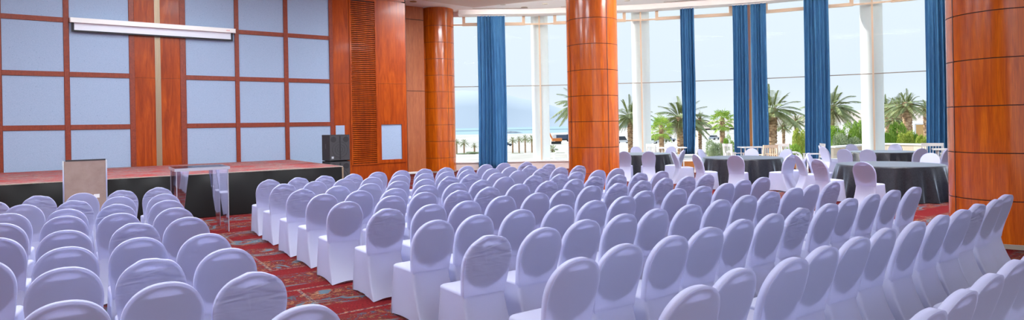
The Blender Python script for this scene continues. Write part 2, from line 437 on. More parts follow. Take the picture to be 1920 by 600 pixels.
ch = MB().box(1.52, 1.65, YW-.004, YW+.03, .5, CEIL)
for x in (1.523, 1.56, 1.60, 1.635): ch.box(x, x+.012, YW-.03, YW, .5, CEIL)
ch.build('metal_channel', M['channel'], ws)
# wood pier, louvre, framed panel
for z0, z1 in ((.0, 1.93), (1.935, 3.17), (3.175, 5.80), (5.805, CEIL)): MB().box(6.24, 6.76, YW-.02, YW+.03, z0, z1).build('pier_panel', M['wood'], ws)
MB().box(6.28, 6.56, YW-.03, YW-.02, .75, 1.88).build('fabric_panel', M['fabric'], ws)
MB().box(6.76, 7.66, YW-.02, YW+.03, 0, .63).build('pier_panel', M['wood'], ws)
lf = MB().box(6.76, 6.81, YW-.045, YW+.03, .63, CEIL).box(7.60, 7.66, YW-.045, YW+.03, .63, CEIL).box(6.81, 7.60, YW-.045, YW+.03, .63, .68).box(6.81, 7.60, YW-.045, YW+.03, 5.80, 5.86)
lo = lf.build('louver', M['wood'], ws)
MB().box(6.81, 7.60, YW+.005, YW+.03, .68, 5.80).build('louver_backing', M['gap_dark'], lo)
sl = MB(); z = .70
while z < 5.78:
    b = len(sl.v)
    for x in (6.81, 7.60):
        sl.v += [(x, YW-.035, z), (x, YW-.035, z+.026), (x, YW+.004, z+.050), (x, YW+.004, z+.024)]
    for q in ((0, 4, 5, 1), (1, 5, 6, 2), (2, 6, 7, 3), (3, 7, 4, 0)): sl.face([b+i for i in q])
    z += .062
sl.build('louver_slats', M['wood'], lo)
for z0, z1 in ((0, .65), (2.0, 3.20), (3.205, 5.86), (5.90, CEIL)): MB().box(7.66, 8.66, YW-.02+(.03 if z0 > 5.8 else 0), YW+.03, z0, z1).build('pier_panel', M['wood'], ws)
fr = MB().box(7.66, 7.76, YW-.04, YW+.03, .65, 2.0).box(8.47, 8.60, YW-.04, YW+.03, .65, 2.0).box(7.76, 8.47, YW-.04, YW+.03, .65, .76).box(7.76, 8.47, YW-.04, YW+.03, 1.89, 2.0)
fr.box(8.60, 8.66, YW-.02, YW+.03, .65, 2.0)
fo = fr.build('framed_panel', M['wood'], ws)
MB().box(7.76, 8.47, YW-.01, YW+.02, .76, 1.89).build('fabric_panel', M['fabric'], fo)
MB().box(-8, 8.66, YW-.035, YW+.03, 0, .12).build('skirting', M['wood_trim'], ws)
# recess beside the far column
wr = MB().box(8.70, 10.86, 21.4, 21.7, 0, CEIL-.001).build('wall_recess', M['wood_light']); struct(wr)
MB().box(8.70, 10.85, 21.385, 21.4, 5.93, 5.95).build('panel_seam', M['gap_dark'], wr)
MB().box(8.70, 10.85, 21.385, 21.4, 3.18, 3.195).build('panel_seam', M['gap_dark'], wr)
MB().box(8.70, 10.85, 21.37, 21.4, 0, .08).build('skirting', M['sill_white'], wr)
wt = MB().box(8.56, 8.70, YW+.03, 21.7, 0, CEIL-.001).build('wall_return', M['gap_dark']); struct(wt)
wl = MB().box(-8.3, -8, -7.5, 22.6, 0, CEIL).build('wall_left', M['wood']); struct(wl)

# window bay -------------------------------------------------------
for i in range(len(V)-1):
    a, b = V[i], V[i+1]; L = (b-a).length; d = (b-a)/L
    w = thing('window_%d' % (i+1), None, None, (a.x, a.y, 0), math.atan2(d.y, d.x)); w['kind'] = 'structure'
    e = .03
    for z0, z1 in ((.35, 3.39), (3.41, 5.88), (6.0, 6.25)):
        if z0 > 5.9:
            for x0, x1 in ((e, .58), (.72, L-.72), (L-.58, L-e)): MB().box(x0, x1, -.006, .006, z0, z1).build('pane', M['glass'], w)
        else: MB().box(e, L-e, -.006, .006, z0, z1).build('pane', M['glass'], w)
    wood_m = M['frame_wood']
    MB().box(.0, L, -.02, .02, 3.385, 3.415).build('glazing_bar', M['slot'], w)
    MB().box(.58, L-.58, -.05, .05, 5.88, 6.0).box(0, .58, -.03, .03, 5.90, 5.95).box(L-.58, L, -.03, .03, 5.90, 5.95).build('transom_bar', wood_m, w)
    MB().box(.58, .70, -.045, .045, 6.0, CEIL).box(L-.70, L-.58, -.045, .045, 6.0, CEIL).build('transom_post', wood_m, w)
    if i == 0: MB().box(.1, .46, -.05, .05, 6.25, CEIL-.002).build('head_frame', M['ceiling'], w)
    base = M['wall_pinkish'] if i < 2 else M['frame_orange']
    MB().box(-.02, L+.02, -.22, .14, 0, .30).build('low_wall', base if i != 0 else M['wall_pinkish'], w)
    MB().box(-.02, L+.02, -.28, .30, .30, .35).build('window_sill', M['sill_white'], w)
    pw = .055 if i != 3 else .13
    if i == 3:
        MB().box(-pw/2, pw/2, -.1, .06, .35, 2.62).build('post', M['frame_orange'], w)
        MB().box(-pw/2, pw/2, -.1, .06, 2.62, CEIL).build('post', M['frame_pink'], w)
    else: MB().box(-pw/2, pw/2, -.05, .05, .35, CEIL).build('post', wood_m, w)
# white columns on the terrace, one behind each window post
ext_lab = {1: 'round white outdoor column left of the middle wood column', 2: 'round white outdoor column right of the middle wood column',
           3: 'round white outdoor column hidden behind the pair of blue curtains', 4: 'round white outdoor column left of the large near wood column', 5: 'round white outdoor column behind the large near wood column'}
for i in range(1, 6):
    p = V[i]+out[i]*.56
    o = MB().lathe([(.36, -.12), (.36, CEIL)], 40).build('terrace_column', M['render_white'], None, True, (p.x, p.y, 0)); tag(o, ext_lab[i], 'column', 'white columns outside the windows')

# wood clad columns -------------------------------------------------
def wood_column(x, y, r, z0, joints, label, top=CEIL-.101):
    t = thing('wood_column', label, 'column', (x, y, 0), 0, 'wood-clad round columns'); t['kind'] = 'thing'
    prof = [(r-.012, .06)]; mi = []; z = z0; g = .0065
    prof.append((r, .061)); mi.append(0)
    while z < top-.1:
        prof += [(r, z-g), (r-.012, z-g*.6), (r-.012, z+g*.6), (r, z+g)]; mi += [0, 1, 1, 1]; z += .645
    prof.append((r, top)); mi.append(0)
    MB().lathe(prof, 96, mi=mi).build('shaft', [M['wood_col'], M['groove']], t, True)
    MB().lathe([(r+.012, 0), (r+.012, .06), (r-.01, .065)], 64).build('plinth', M['slot'], t, True)
    az = math.atan2(y, x)           # joints are counted from the side that faces the hall
    for j in joints:
        a = az+PI+math.radians(j)
        MB().box(r-.01, r+.003, -.008, .008, .07, top).build('joint', M['groove'], t, rz=a)
    return t
wood_column(11.58, 21.61, .65, .57, (35, -57, 125, -147), 'narrowest-looking orange wood column, farthest, in the corner left of the windows', CEIL-.001)
wood_column(10.73, 11.67, .65, .55, (35, -58, 125, -147), 'glossy orange wood column standing in the middle of the hall behind the chair rows')
wood_column(10.71, 3.10, .65, .635, (-57, 35, 125, -147), 'largest dark red wood column at the far right behind the chair rows')

# curtains -----------------------------------------------------------
def curtain(i, t0, t1, z0, folds, label, spread=1.0, off=.41, pinch=None, seed=0):
    a, b = V[i], V[i+1]; L = (b-a).length; d = (b-a)/L; nrm = Vector((-d.y, d.x, 0))
    c = a.lerp(b, (t0+t1)/2)-nrm*off; wd = (t1-t0)*L
    t = thing('curtain', label, 'curtain', (c.x, c.y, z0), math.atan2(d.y, d.x), 'blue curtains along the windows')
    rnd = random.Random(seed); ph = [rnd.uniform(0, 6) for _ in range(4)]
    H = 6.20-z0
    def fn(u, v):
        z = H*v
        k = 1.0 if pinch is None else 1-pinch*(max(0, 1-v/.5))**1.6
        k *= 1+.04*(1-v)*spread
        uu = u+.018*math.sin(u*17+ph[0])
        x = (uu-.5)*wd*k + .02*math.sin(v*5+ph[1])*(1-v)
        amp = .10*(.7+.3*math.sin(u*9+ph[2]))*(1-.25*v)
        sn = math.sin(uu*folds*2*PI+ph[3]+.9*math.sin(u*11+ph[0])+.5*math.sin(v*3+u*8))
        y = amp*math.copysign(abs(sn)**.7, sn) + .3*amp*math.sin(uu*folds*5.3+ph[1])
        return (x, y, z)
    g = MB().grid(fn, folds*14, 22); o = g.build('cloth', M['curtain'], t, 'all')
    sm = o.modifiers.new('thick', 'SOLIDIFY'); sm.thickness = .012
    MB().box(-wd*.52, wd*.52, -.03, .03, H+.01, H+.05).build('curtain_rail', M['ceiling'], t)
    return t
curtain(0, .317, .624, .02, 9, 'wide blue curtain left of the middle wood column, nearest the corner column', seed=1)
curtain(2, .380, .504, .55, 5, 'narrow blue curtain between two palms, its foot gathered above the floor', pinch=.25, seed=2)
curtain(2, .847, .980, .02, 5, 'blue curtain just left of the orange window post', seed=3)
curtain(3, .022, .157, .02, 5, 'blue curtain just right of the orange window post', seed=4)
curtain(3, .465, .656, .02, 6, 'blue curtain left of the outdoor column that stands nearest the large wood column', seed=5)
curtain(4, .380, .560, .02, 6, 'blue curtain partly hidden by the large wood column at right', seed=6)

# ------------------------------------------------------------------ stage
SX, SY0, SZ = 4.9, 13.95, .90
st = thing('stage', 'long low stage with red patterned carpet top and black cloth skirt along the panelled wall', 'stage', (0, SY0, 0))
MB().box(-7.9, SX, 0, YW-.05-SY0, SZ-.06, SZ).build('deck', M['stage_carpet'], st)
MB().box(-7.9, SX+.016, -.020, 0, SZ-.010, SZ+.004).box(SX, SX+.018, 0, YW-.05-SY0, SZ-.010, SZ+.004).build('edge_trim', M['alu'], st)
rs = random.Random(3)
swag = [(rs.uniform(-7.5, 4.5), rs.uniform(.25, .7), rs.uniform(.02, .05)) for _ in range(26)]
def skirt_fn(u, v):
    x = -7.9+u*(SX+7.9); y = -.026-.014*math.sin(x*5.1)-.010*math.sin(x*11+1)
    for sx, sw, sa in swag:
        q = (x-sx)/(sw*(.3+.9*(1-v)))
        y -= 1.3*sa*math.exp(-q*q)*(.25+.75*v)*(1-v**5)
    return (x, y-.02*(1-v), .012+v*(SZ-.03))
o = MB().grid(skirt_fn, 360, 10).build('skirt', M['skirt_black'], st, 'all')
def skirt_side(u, v): return (SX+.01+.012*math.sin(u*30), u*(YW-.05-SY0), .012+v*(SZ-.03))
MB().grid(skirt_side, 60, 6).build('skirt', M['skirt_black'], st, 'all')
MB().box(SX-.012, SX+.022, -.034, -.022, 0, SZ-.02).build('corner_leg', M['channel'], st)
MB().box(-7.9, SX-.02, .06, YW-.1-SY0, 0, SZ-.065).build('underframe', M['black'], st)

# projection screen
sc = thing('projection_screen', 'rolled-up white projection screen mounted across the panelled stage wall', 'screen', (1.6, YW-.03, 4.28))
MB().box(-1.87, 1.87, -.13, 0, .21, .325, bev=.02).build('housing', M['screen_case'], sc)
MB().box(-1.78, 1.75, -.055, -.045, .03, .215).build('screen_cloth', M['screen_cloth'], sc)
MB().box(-1.84, 1.80, -.07, -.03, -.01, .03).box(-1.84, -1.79, -.07, -.03, .03, .21).box(1.765, 1.80, -.07, -.03, .03, .21).build('bottom_bar', M['black_soft'], sc)
MB().box(1.63, 1.665, -.133, -.13, .26, .275).box(1.675, 1.71, -.133, -.13, .26, .275).build('maker_mark', M['red_mark'], sc)

# speakers
def speaker(x, y, z, h, label, badge=True):
    t = thing('loudspeaker', label, 'speaker', (x, y, z), 0, 'stacked loudspeakers')
    w, d = .54, .62
    MB().box(-w/2, w/2, .02, d, 0, h, bev=.008).build('cabinet', M['black_soft'], t)
    top = h-.67
    MB().box(-w/2+.012, w/2-.012, 0, .02, top+.015 if top > .1 else .015, h-.015).build('grille', M['grille'], t)
    if top > .1: MB().box(-w/2+.012, w/2-.012, 0, .02, .02, top-.01).build('grille', M['grille'], t)
    for sx in (-.17, .16):
        MB().disc((sx, .0, h-.12), (0, -1, 0), .075, .006, 28).build('tweeter', M['black'], t)
    wf = MB().disc((0, .0, h-.38), (0, -1, 0), .20, .005, 40).build('woofer', M['grille'], t)
    rg = MB()
    for R in (.20, .13, .07):
        path = [(R*math.cos(2*PI*k/40), -.006, h-.38+R*math.sin(2*PI*k/40)) for k in range(41)]
        rg.tube(path, .006, 6)
    rg.build('woofer_ring', M['black'], wf)
    MB().box(-.012, .018, -.012, 0, top+.03 if top > .1 else .03, h-.03).build('centre_bar', M['black_soft'], t)
    MB().box(-w/2-.004, -w/2+.004, .27, .34, h-.36, h-.24).build('handle', M['black'], t)
    for zz in (0,):
        f = MB()
        for a in (-.2, .2):
            for b in (.1, .52): f.box(a-.025, a+.025, b-.025, b+.025, -.02, .0)
        f.build('rubber_foot', M['black'], t)
    if badge:
        bg = MB().box(-.225, -.165, -.006, 0, .055, .115).build('badge', M['car_silver'], t)
        MB().box(-.212, -.203, -.009, -.006, .065, .105).box(-.187, -.178, -.009, -.006, .065, .105).box(-.203, -.187, -.009, -.006, .081, .089).build('badge_mark', M['white'], bg)
    return t
speaker(5.40, 15.5, .95, .67, 'black loudspeaker on top of the stack at the end of the stage')
speaker(5.40, 15.5, .02, .91, 'lower black loudspeaker of the stack, standing on the floor beside the stage', False)

# taupe board in front of the stage
bd = thing('lectern', 'taupe lectern panel with thin metal edges and black top strip in front of the stage', 'lectern', (-.01, 12.2, 0), math.radians(-1.5))
MB().box(-.28, .28, 0, .03, .03, 1.325).build('front_panel', M['taupe'], bd)
MB().box(-.30, -.28, -.006, .036, 0, 1.335).box(.28, .30, -.006, .036, 0, 1.335).build('metal_edge', M['chrome'], bd)
MB().box(-.26, .28, -.004, .10, 1.325, 1.345).build('top_strip', M['black'], bd)
MB().box(-.28, -.25, .03, .40, 0, .9).box(.25, .28, .03, .40, 0, .9).build('side_panel', M['taupe'], bd)
MB().box(-.30, .30, .0, .42, 0, .03).build('base', M['black'], bd)
MB().box(.11, .19, -.003, 0, .71, .77).build('notice', M['white'], bd)

# clear acrylic table
ac = thing('acrylic_table', 'tall clear acrylic table with tapered legs in front of the stage', 'table', (1.65, 12.1, 0))
MB().box(-.42, .42, -.44, .44, 1.10, 1.15, bev=.01).build('tabletop', M['acrylic'], ac)
for sx in (-1, 1):
    for sy in (-1, 1):
        g = MB(); x = sx*.40; y = sy*.42
        # a tapered blade, its outer edge upright
        for ax in (0,):
            b = len(g.v); w0, w1, th = .05, .19, .03
            def P(u, v_, z): return (x-sx*u, y-sy*v_, z) if ax == 0 else (x-sx*v_, y-sy*u, z)
            g.v += [P(0, 0, 0), P(w0, 0, 0), P(w0, th, 0), P(0, th, 0), P(0, 0, 1.1), P(w1, 0, 1.1), P(w1, th, 1.1), P(0, th, 1.1)]
            for q in ((3, 2, 1, 0), (4, 5, 6, 7), (0, 1, 5, 4), (1, 2, 6, 5), (2, 3, 7, 6), (3, 0, 4, 7)): g.face([b+i for i in q])
        g.build('leg', M['acrylic'], ac)
        MB().bar((x, y, .0), (x, y, 1.1), .012, .012).build('leg_edge', M['acrylic_edge'], ac)
MB().box(-.43, .43, -.45, -.44, 1.10, 1.15).box(-.43, .43, .44, .45, 1.10, 1.15).box(-.43, -.42, -.44, .44, 1.10, 1.15).box(.42, .43, -.44, .44, 1.10, 1.15).build('top_edge', M['acrylic_edge'], ac)

# ------------------------------------------------------------------ covered chairs
def lerp(a, b, t): return a+(b-a)*t
def waist_y(z):                      # centre line of the leaning back
    q = max(0, (z-.44)/.49)
    return .142-.150*q**1.42
def half_w(z):
    return .184+.024*min(1, max(0, (z-.44)/.24))
def back_outline(n=28):
    pts = [(0, .44), (.09, .44), (.165, .44), (.180, .4405), (.1855, .452)]
    for k in range(1, 7): z = .452+(.70-.452)*k/6; pts.append((half_w(z), z))
    for k in range(1, n//2+1):
        a = PI/2*k/(n//2); pts.append((.208*math.cos(a)**.90, .70+.23*math.sin(a)**.92))
    pts[-1] = (0, .93)
    left = [(-x, z) for x, z in reversed(pts[1:-1])]
    return pts+left
OUT = back_outline()
def back_mesh(name, m, wr=None):
    g = MB(); n = len(OUT); c = (0, .68)
    rings = [(0.02, .027), (.3, .027), (.6, .0268), (.8, .0265), (.93, .0258), (.97, .0245), (.990, .0215), (1.0, .015)]
    rnd = random.Random(wr or 0)
    ws_ = [(rnd.uniform(-1, 1), rnd.uniform(14, 34), rnd.uniform(0, 6)) for _ in range(5)]
    def put(side):
        b = len(g.v)
        for s, y in rings:
            for (x, z) in OUT:
                px, pz = c[0]+(x-c[0])*s, c[1]+(z-c[1])*s
                dy = 0; dz = 0
                if wr:
                    k = max(0, (pz-.66)/.27); k = k*k
                    for a, fq, p in ws_: dy += .0010*k*math.sin(fq*(px*math.cos(a)+pz*math.sin(a)*1.3)*2+p)
                    dz = (.0045*math.sin(x*33+wr)+.002*math.sin(x*71+wr*2))*max(0, (z-.8)/.13)*s
                if z < .446 and s > .9: y = .0262
                g.v.append((px, waist_y(pz)+side*(y+dy), pz+dz))
        for i in range(len(rings)-1):
            for k in range(n):
                q = [b+i*n+k, b+i*n+(k+1) % n, b+(i+1)*n+(k+1) % n, b+(i+1)*n+k]
                g.face(q if side < 0 else q[::-1])
        q = [b+k for k in range(n)]; g.face(q[::-1] if side < 0 else q)
        return b+(len(rings)-1)*n
    a = put(-1); b = put(1)
    for k in range(n):                   # open below, where the cover runs on into the skirt
        if max(OUT[k][1], OUT[(k+1) % n][1]) > .446: g.face([a+k, a+(k+1) % n, b+(k+1) % n, b+k])
    return g.mesh(name, m, 'all')
def pad_mesh():
    "the padded oval of the chair back, seen through the thin cover; an oblong hand hole near its top"
    outer = [(.195*math.cos(PI+PI*k/24), .668+.166*math.sin(PI+PI*k/24)) for k in range(25)]
    top = [(.198*math.cos(a)**.9, .70+.219*math.sin(a)**.92) for a in [PI/2*k/14 for k in range(1, 14)]]
    outer += top+[(0, .919)]+[(-x, z) for x, z in reversed(top)]
    cz = .880; n = 64; g = MB(); steps = (0, .08, .25, .5, .75, 1)
    def reach(dx, dz):                   # distance from the hole's centre to the rim of the oval
        best = 9
        for k in range(len(outer)):
            (x0, z0), (x1, z1) = outer[k], outer[(k+1) % len(outer)]; ex, ez = x1-x0, z1-z0; den = dx*ez-dz*ex
            if abs(den) < 1e-9: continue
            t = (x0*ez-(z0-cz)*ex)/den; u = (x0*dz-(z0-cz)*dx)/den
            if t > 0 and -1e-6 <= u <= 1+1e-6: best = min(best, t)
        return best
    for s in (-1, 1):
        for f in steps:
            for k in range(n):
                a = 2*PI*k/n; c_, s_ = math.cos(a), math.sin(a)
                hx, hz = .092*c_, (.017 if s_ > 0 else .024)*s_-.016*c_*c_
                L = math.hypot(hx, hz); dx, dz = hx/L, hz/L; R = reach(dx, dz); d = L+(R-L)*f
                x, z = dx*d, cz+dz*d; g.v.append((x, waist_y(z)+(-.0205 if s < 0 else -.004), z))
    m_ = len(steps)
    for q in range(m_-1):
        for k in range(n):
            a, b, c, d = q*n+k, q*n+(k+1) % n, (q+1)*n+(k+1) % n, (q+1)*n+k
            g.face([a, b, c, d]); o = m_*n; g.face([o+d, o+c, o+b, o+a])
    for q in (0, (m_-1)*n):
        for k in range(n): g.face([q+k, q+(k+1) % n, m_*n+q+(k+1) % n, m_*n+q+k])
    return g.mesh('inner_board', M['pad'])
def rr(hx_f, hx_b, y0, y1, r, side=12, arc=5):
    "rounded outline of the seat, starting at the rear left corner, run counter-clockwise"
    cs = [(-hx_b, y0), (hx_b, y0), (hx_f, y1), (-hx_f, y1)]; pts = []
    for i in range(4):
        p0, p1, p2 = Vector(cs[i-1]), Vector(cs[i]), Vector(cs[(i+1) % 4])
        d1 = (p0-p1).normalized(); d2 = (p2-p1).normalized()
        rad = r if i >= 2 else r*.45
        a, b = p1+d1*rad, p1+d2*rad
        for k in range(arc+1):
            t = k/arc; pts.append((a*(1-t)**2+p1*2*t*(1-t)+b*t*t, i, 0.0))
        e = p2+(p1-p2).normalized()*(r if (i+1) % 4 >= 2 else r*.45)
        for k in range(1, side): pts.append((b.lerp(e, k/side), i, math.sin(PI*k/side)))
    return pts
def skirt_mesh(name, m, wr=0):
    g = MB(); lev = [0, .12, .3, .5, .7, .86, .95, 1.0]; rnd = random.Random(wr); n = 0
    fz = [(rnd.uniform(20, 46), rnd.uniform(0, 6)) for _ in range(3)]
    for t in lev:
        pts = rr(lerp(.212, .223, t), lerp(.186, .203, t), lerp(.1155, -.078, t**1.6), lerp(.535, .560, t), lerp(.07, .022, t)); n = len(pts)
        for (p, i, s) in pts:
            q = Vector((0, .3))-p; q.normalize()
            sag = .016*s*math.sin(PI*min(1, t*1.05))*(.35 if i == 1 else 1)
            if wr: sag += .006*math.sin(fz[0][0]*(p.x+p.y)+t*fz[1][0]*.4+fz[0][1])*s*t
            z = .452*(1-t)+t*.026*s+ .004
            g.v.append((p.x+q.x*sag, p.y+q.y*sag, z))
    for j in range(len(lev)-1):
        for k in range(n): g.face([(j+1)*n+k, (j+1)*n+(k+1) % n, j*n+(k+1) % n, j*n+k])
    return g.mesh(name, m, True)
def seat_mesh(name, m):
    g = MB(); R = [(1.0, .440), (1.004, .452), (.99, .464), (.95, .472), (.85, .478), (.6, .484), (.25, .487)]; n = 0
    base = rr(.213, .187, .166, .537, .07)
    n = len(base); c = Vector((0, .32))
    for s, z in R:
        for p, i, q in base:
            v = c+(p-c)*s; g.v.append((v.x, v.y, z))
    for j in range(len(R)-1):
        for k in range(n): g.face([j*n+k, j*n+(k+1) % n, (j+1)*n+(k+1) % n, (j+1)*n+k])
    g.face([(len(R)-1)*n+k for k in range(n)])
    return g.mesh(name, m, 'all')
def leg_mesh(x0, y0, x1, y1):
    return MB().tube([(x0, y0, .0), (x1, y1, .43)], [.011, .0125], 8).mesh('leg', M['steel_leg'], 'all')
LEGS = [MB().tube([(sx*.178, -.045, 0), (sx*.166, .055, .15), (sx*.155, .118, .30), (sx*.150, .155, .43)], .0115, 8).mesh('leg', M['steel_leg'], 'all') for sx in (-1, 1)]+[leg_mesh(sx*.215, .530, sx*.185, .49) for sx in (-1, 1)]
PAD = pad_mesh()
SEAT = seat_mesh('seat', M['cloth_double'])
BACKS = [back_mesh('backrest', M['cloth']), back_mesh('backrest', M['cloth_creased'], 3), back_mesh('backrest', M['cloth_creased'], 8)]
SKIRTS = [skirt_mesh('skirt', M['cloth_double']), skirt_mesh('skirt', M['cloth_double'], 5), skirt_mesh('skirt', M['cloth_double'], 9)]
def chair_proto(k):
    t = bpy.data.objects.new('banquet_chair', None); COL.objects.link(t); t.empty_display_size = .1
    link('seat', SEAT, t); b = link('backrest', BACKS[k], t); link('inner_board', PAD, b); link('skirt', SKIRTS[k], t)
    for L in LEGS: link('leg', L, t)
    return t
protos = [chair_proto(k) for k in range(3)]; used = [False]*3
rc = random.Random(11)
def put_chair(x, y, az, kind, label, group):
    "x, y is the foot of the back; az is the way the sitter faces, clockwise from the stage direction"
    if not used[kind]: o = protos[kind]; used[kind] = True
    else: o = copy_tree(protos[kind])
    o.location = (x, y, 0); o.rotation_euler = (0, 0, -math.radians(az))
    return tag(o, label, 'chair', group)
ORD = ['first', 'second', 'third', 'fourth', 'fifth', 'sixth', 'seventh', 'eighth', 'ninth', 'tenth', 'eleventh', 'twelfth']
LEFT = [[(.90, 10.7), (.87, 9.55), (.82, 8.63), (.80, 7.7), (.81, 6.76), (.80, 5.56), (.82, 4.75), (.8, 3.84), (.84, 2.96)],
 [(.43, 10.62), (.35, 9.61), (.29, 8.6), (.28, 7.62), (.37, 6.67), (.34, 5.72), (.35, 4.71), (.35, 3.91)],
 [(-.05, 10.59), (-.13, 9.48), (-.19, 8.47), (-.19, 7.77), (-.16, 6.61), (-.13, 5.63), (-.12, 4.77), (-.10, 3.81)],
 [(-.54, 10.6), (-.63, 9.41), (-.70, 8.48), (-.68, 7.56), (-.63, 6.54), (-.62, 5.46)],
 [(-1.02, 10.3)]]
LCR = {(0, 0), (1, 0), (1, 2), (1, 4), (0, 7), (3, 0), (4, 0), (2, 1), (1, 6)}
for c, colm in enumerate(LEFT):
    for r, (x, y) in enumerate(colm):
        cr = (c, r) in LCR
        lb = '%s chair left of the aisle, %s from the stage, %s' % (
            'creased white' if cr else 'white covered', ORD[r], 'beside the aisle' if c == 0 else ORD[c]+' seat leftward')
        put_chair(x, y, rc.uniform(-2, 2), rc.choice((1, 2)) if cr else 0, lb, 'covered chairs left of the aisle')
RIGHT = [[(2.56, 10.88), (2.54, 9.86), (2.51, 8.78), (2.53, 7.91), (2.47, 6.9), (2.58, 5.97), (2.59, 4.92), (2.55, 3.95), (2.54, 2.92), (2.57, 2.03)],
 [(3.07, 10.96), (3.06, 9.98), (3.05, 8.87), (3.05, 7.99), (3.11, 7.07), (3.09, 5.97), (3.05, 4.95), (3.08, 3.96), (3.08, 3.05), (3.05, 2.12)],
 [(3.55, 11.01), (3.58, 10.06), (3.56, 8.91), (3.53, 7.91), (3.61, 7.16), (3.54, 5.96), (3.57, 4.97), (3.61, 4.05), (3.58, 3.04), (3.54, 2.08)],
 [(4.08, 11.0), (4.05, 10.02), (4.07, 8.98), (4.07, 8.0), (4.04, 7.0), (4.11, 6.08), (4.1, 4.97), (4.11, 4.07), (4.08, 3.1), (4.03, 2.14)],
 [(4.63, 11.16), (4.6, 10.08), (4.54, 8.97), (4.55, 7.97), (4.57, 7.1), (4.61, 6.05), (4.6, 5.0), (4.59, 4.1), (4.62, 3.17), (4.52, 2.16)],
 [(5.12, 11.14), (5.09, 10.06), (5.06, 9.08), (5.1, 8.12), (5.13, 7.16), (5.09, 6.11), (5.13, 5.06), (5.08, 4.08), (5.11, 3.18), (5.04, 2.2)],
 [(5.66, 11.2), (5.56, 10.1), (5.56, 9.22), (5.68, 8.33), (5.7, 7.21), (5.67, 6.22), (5.72, 5.29), (5.63, 4.12), (5.62, 3.21), (5.55, 2.19)],
 [(6.14, 11.18), (6.13, 10.27), (6.08, 9.17), (6.17, 8.18), (6.21, 7.18), (6.18, 6.21), (6.20, 5.18), (6.19, 4.17), (6.13, 3.2), (6.07, 2.2)],
 [(6.69, 11.26), (6.64, 10.19), (6.66, 9.32), (6.64, 8.07), (6.73, 7.29), (6.72, 6.25), (6.67, 5.15), (6.73, 4.21), (6.70, 3.28), (6.56, 2.21)],
 [(7.27, 11.4), (7.16, 10.3), (7.24, 9.36), (7.18, 8.26), (7.23, 7.26), (7.27, 6.3), (7.20, 5.17), (7.28, 4.23), (7.26, 3.3), (7.10, 2.26)],
 [(7.82, 11.5), (7.70, 10.34), (7.76, 9.41), (7.72, 8.27), (7.74, 7.26), (7.74, 6.26), (7.80, 5.31), (7.80, 4.29), (7.82, 3.32), (7.61, 2.27)],
 [(8.34, 11.35), (8.28, 10.43), (8.33, 9.5), (8.25, 8.32), (8.27, 7.25), (8.23, 6.27), (8.34, 5.35), (8.32, 4.29), (8.34, 3.3), (8.15, 2.34)]]
# creased covers seen in the photograph : (seat from the aisle, row from the stage)
RCR = {(0, 0), (0, 1), (0, 2), (0, 5), (0, 7), (1, 0), (2, 0), (3, 0), (5, 2), (5, 3), (6, 0), (6, 2), (7, 0), (7, 1), (8, 3), (8, 4), (9, 2), (9, 4), (10, 1), (10, 2), (11, 0), (11, 1),
       (11, 2), (10, 4), (9, 5), (10, 5), (11, 5), (7, 5), (8, 5), (6, 4), (7, 3), (11, 7), (8, 7), (4, 4), (3, 4), (6, 8), (9, 9)}
for c, colm in enumerate(RIGHT):
    for r, (x, y) in enumerate(colm):
        cr = (c, r) in RCR
        lb = '%s chair right of the aisle, %s row from the stage, %s' % (
            'creased white' if cr else 'white covered', ORD[r], 'beside the aisle' if c == 0 else ORD[c]+' from the aisle')
        put_chair(x, y, rc.uniform(-.5, 3.5), rc.choice((1, 2)) if cr else 0, lb, 'covered chairs right of the aisle')
for c, x in enumerate((3.03, 3.49, 3.96, 4.45, 4.97, 5.5, 6.02, 6.55)):
    lb = 'white covered chair in the row nearest the viewer, %s from its aisle end' % ORD[c]
    put_chair(x, 1.15+.03*c, 1.5, 0, lb, 'covered chairs right of the aisle')

# ------------------------------------------------------------------ round tables
def table(x, y, r, label, clabel, seed):
    t = thing('round_table', label, 'table', (x, y, 0), 0, 'round banquet tables')
    MB().lathe([(r-.03, .715), (r, .72), (r, .738), (r-.01, .742)], 64).build('tabletop', M['table_wood'], t, True)
    MB().tube([(0, 0, .0), (0, 0, .72)], .05, 16).build('pedestal', M['black'], t)
    for k in range(4):
        a = PI/4+k*PI/2
        MB().bar((.04*math.cos(a), .04*math.sin(a), .03), (.5*math.cos(a), .5*math.sin(a), .02), .05, .035).build('foot', M['black'], t)
    rnd = random.Random(seed); nf = rnd.choice((17, 19, 21)); ph = rnd.uniform(0, 6)
    prof = [(0.0, .752), (.5, .752), (.9, .752), (.985, .751), (1.0, .745), (1.006, .725)]
    g = MB(); n = 160
    def ring(rr_, z, w):
        for k in range(n):
            a = 2*PI*k/n
            R = rr_+w*(math.sin(nf*a+ph+.6*math.sin(3*a))+.45*math.sin(nf*1.7*a//1*0+(nf*2-3)*a+ph*2))
            g.v.append((R*math.cos(a), R*math.sin(a), z))
    L = [(.02, .752, 0), (r*.5, .752, 0), (r*.9, .752, 0), (r*.985, .751, 0), (r*1.0, .744, 0), (r*1.006, .72, .002)]
    for k in range(1, 9):
        q = k/8; L.append((r*1.006+.13*q, .72*(1-q)+.012, .006+.060*q))
    for q in L: ring(*q)
    for j in range(len(L)-1):
        for k in range(n): g.face([j*n+k, (j+1)*n+k, (j+1)*n+(k+1) % n, j*n+(k+1) % n])
    g.face([k for k in range(n)])
    o = g.build('tablecloth', M['tablecloth'], None, 'all', (x, y, 0)); tag(o, clabel, 'tablecloth', 'dark floor-length tablecloths')
table(15.30, 14.45, 1.05, 'round table under the dark cloth just right of the middle wood column', 'dark floor-length tablecloth on the table just right of the middle wood column', 1)
table(15.35, 10.50, 1.08, 'round table under the dark cloth in front of the orange window post', 'dark floor-length tablecloth on the table in front of the orange window post', 2)
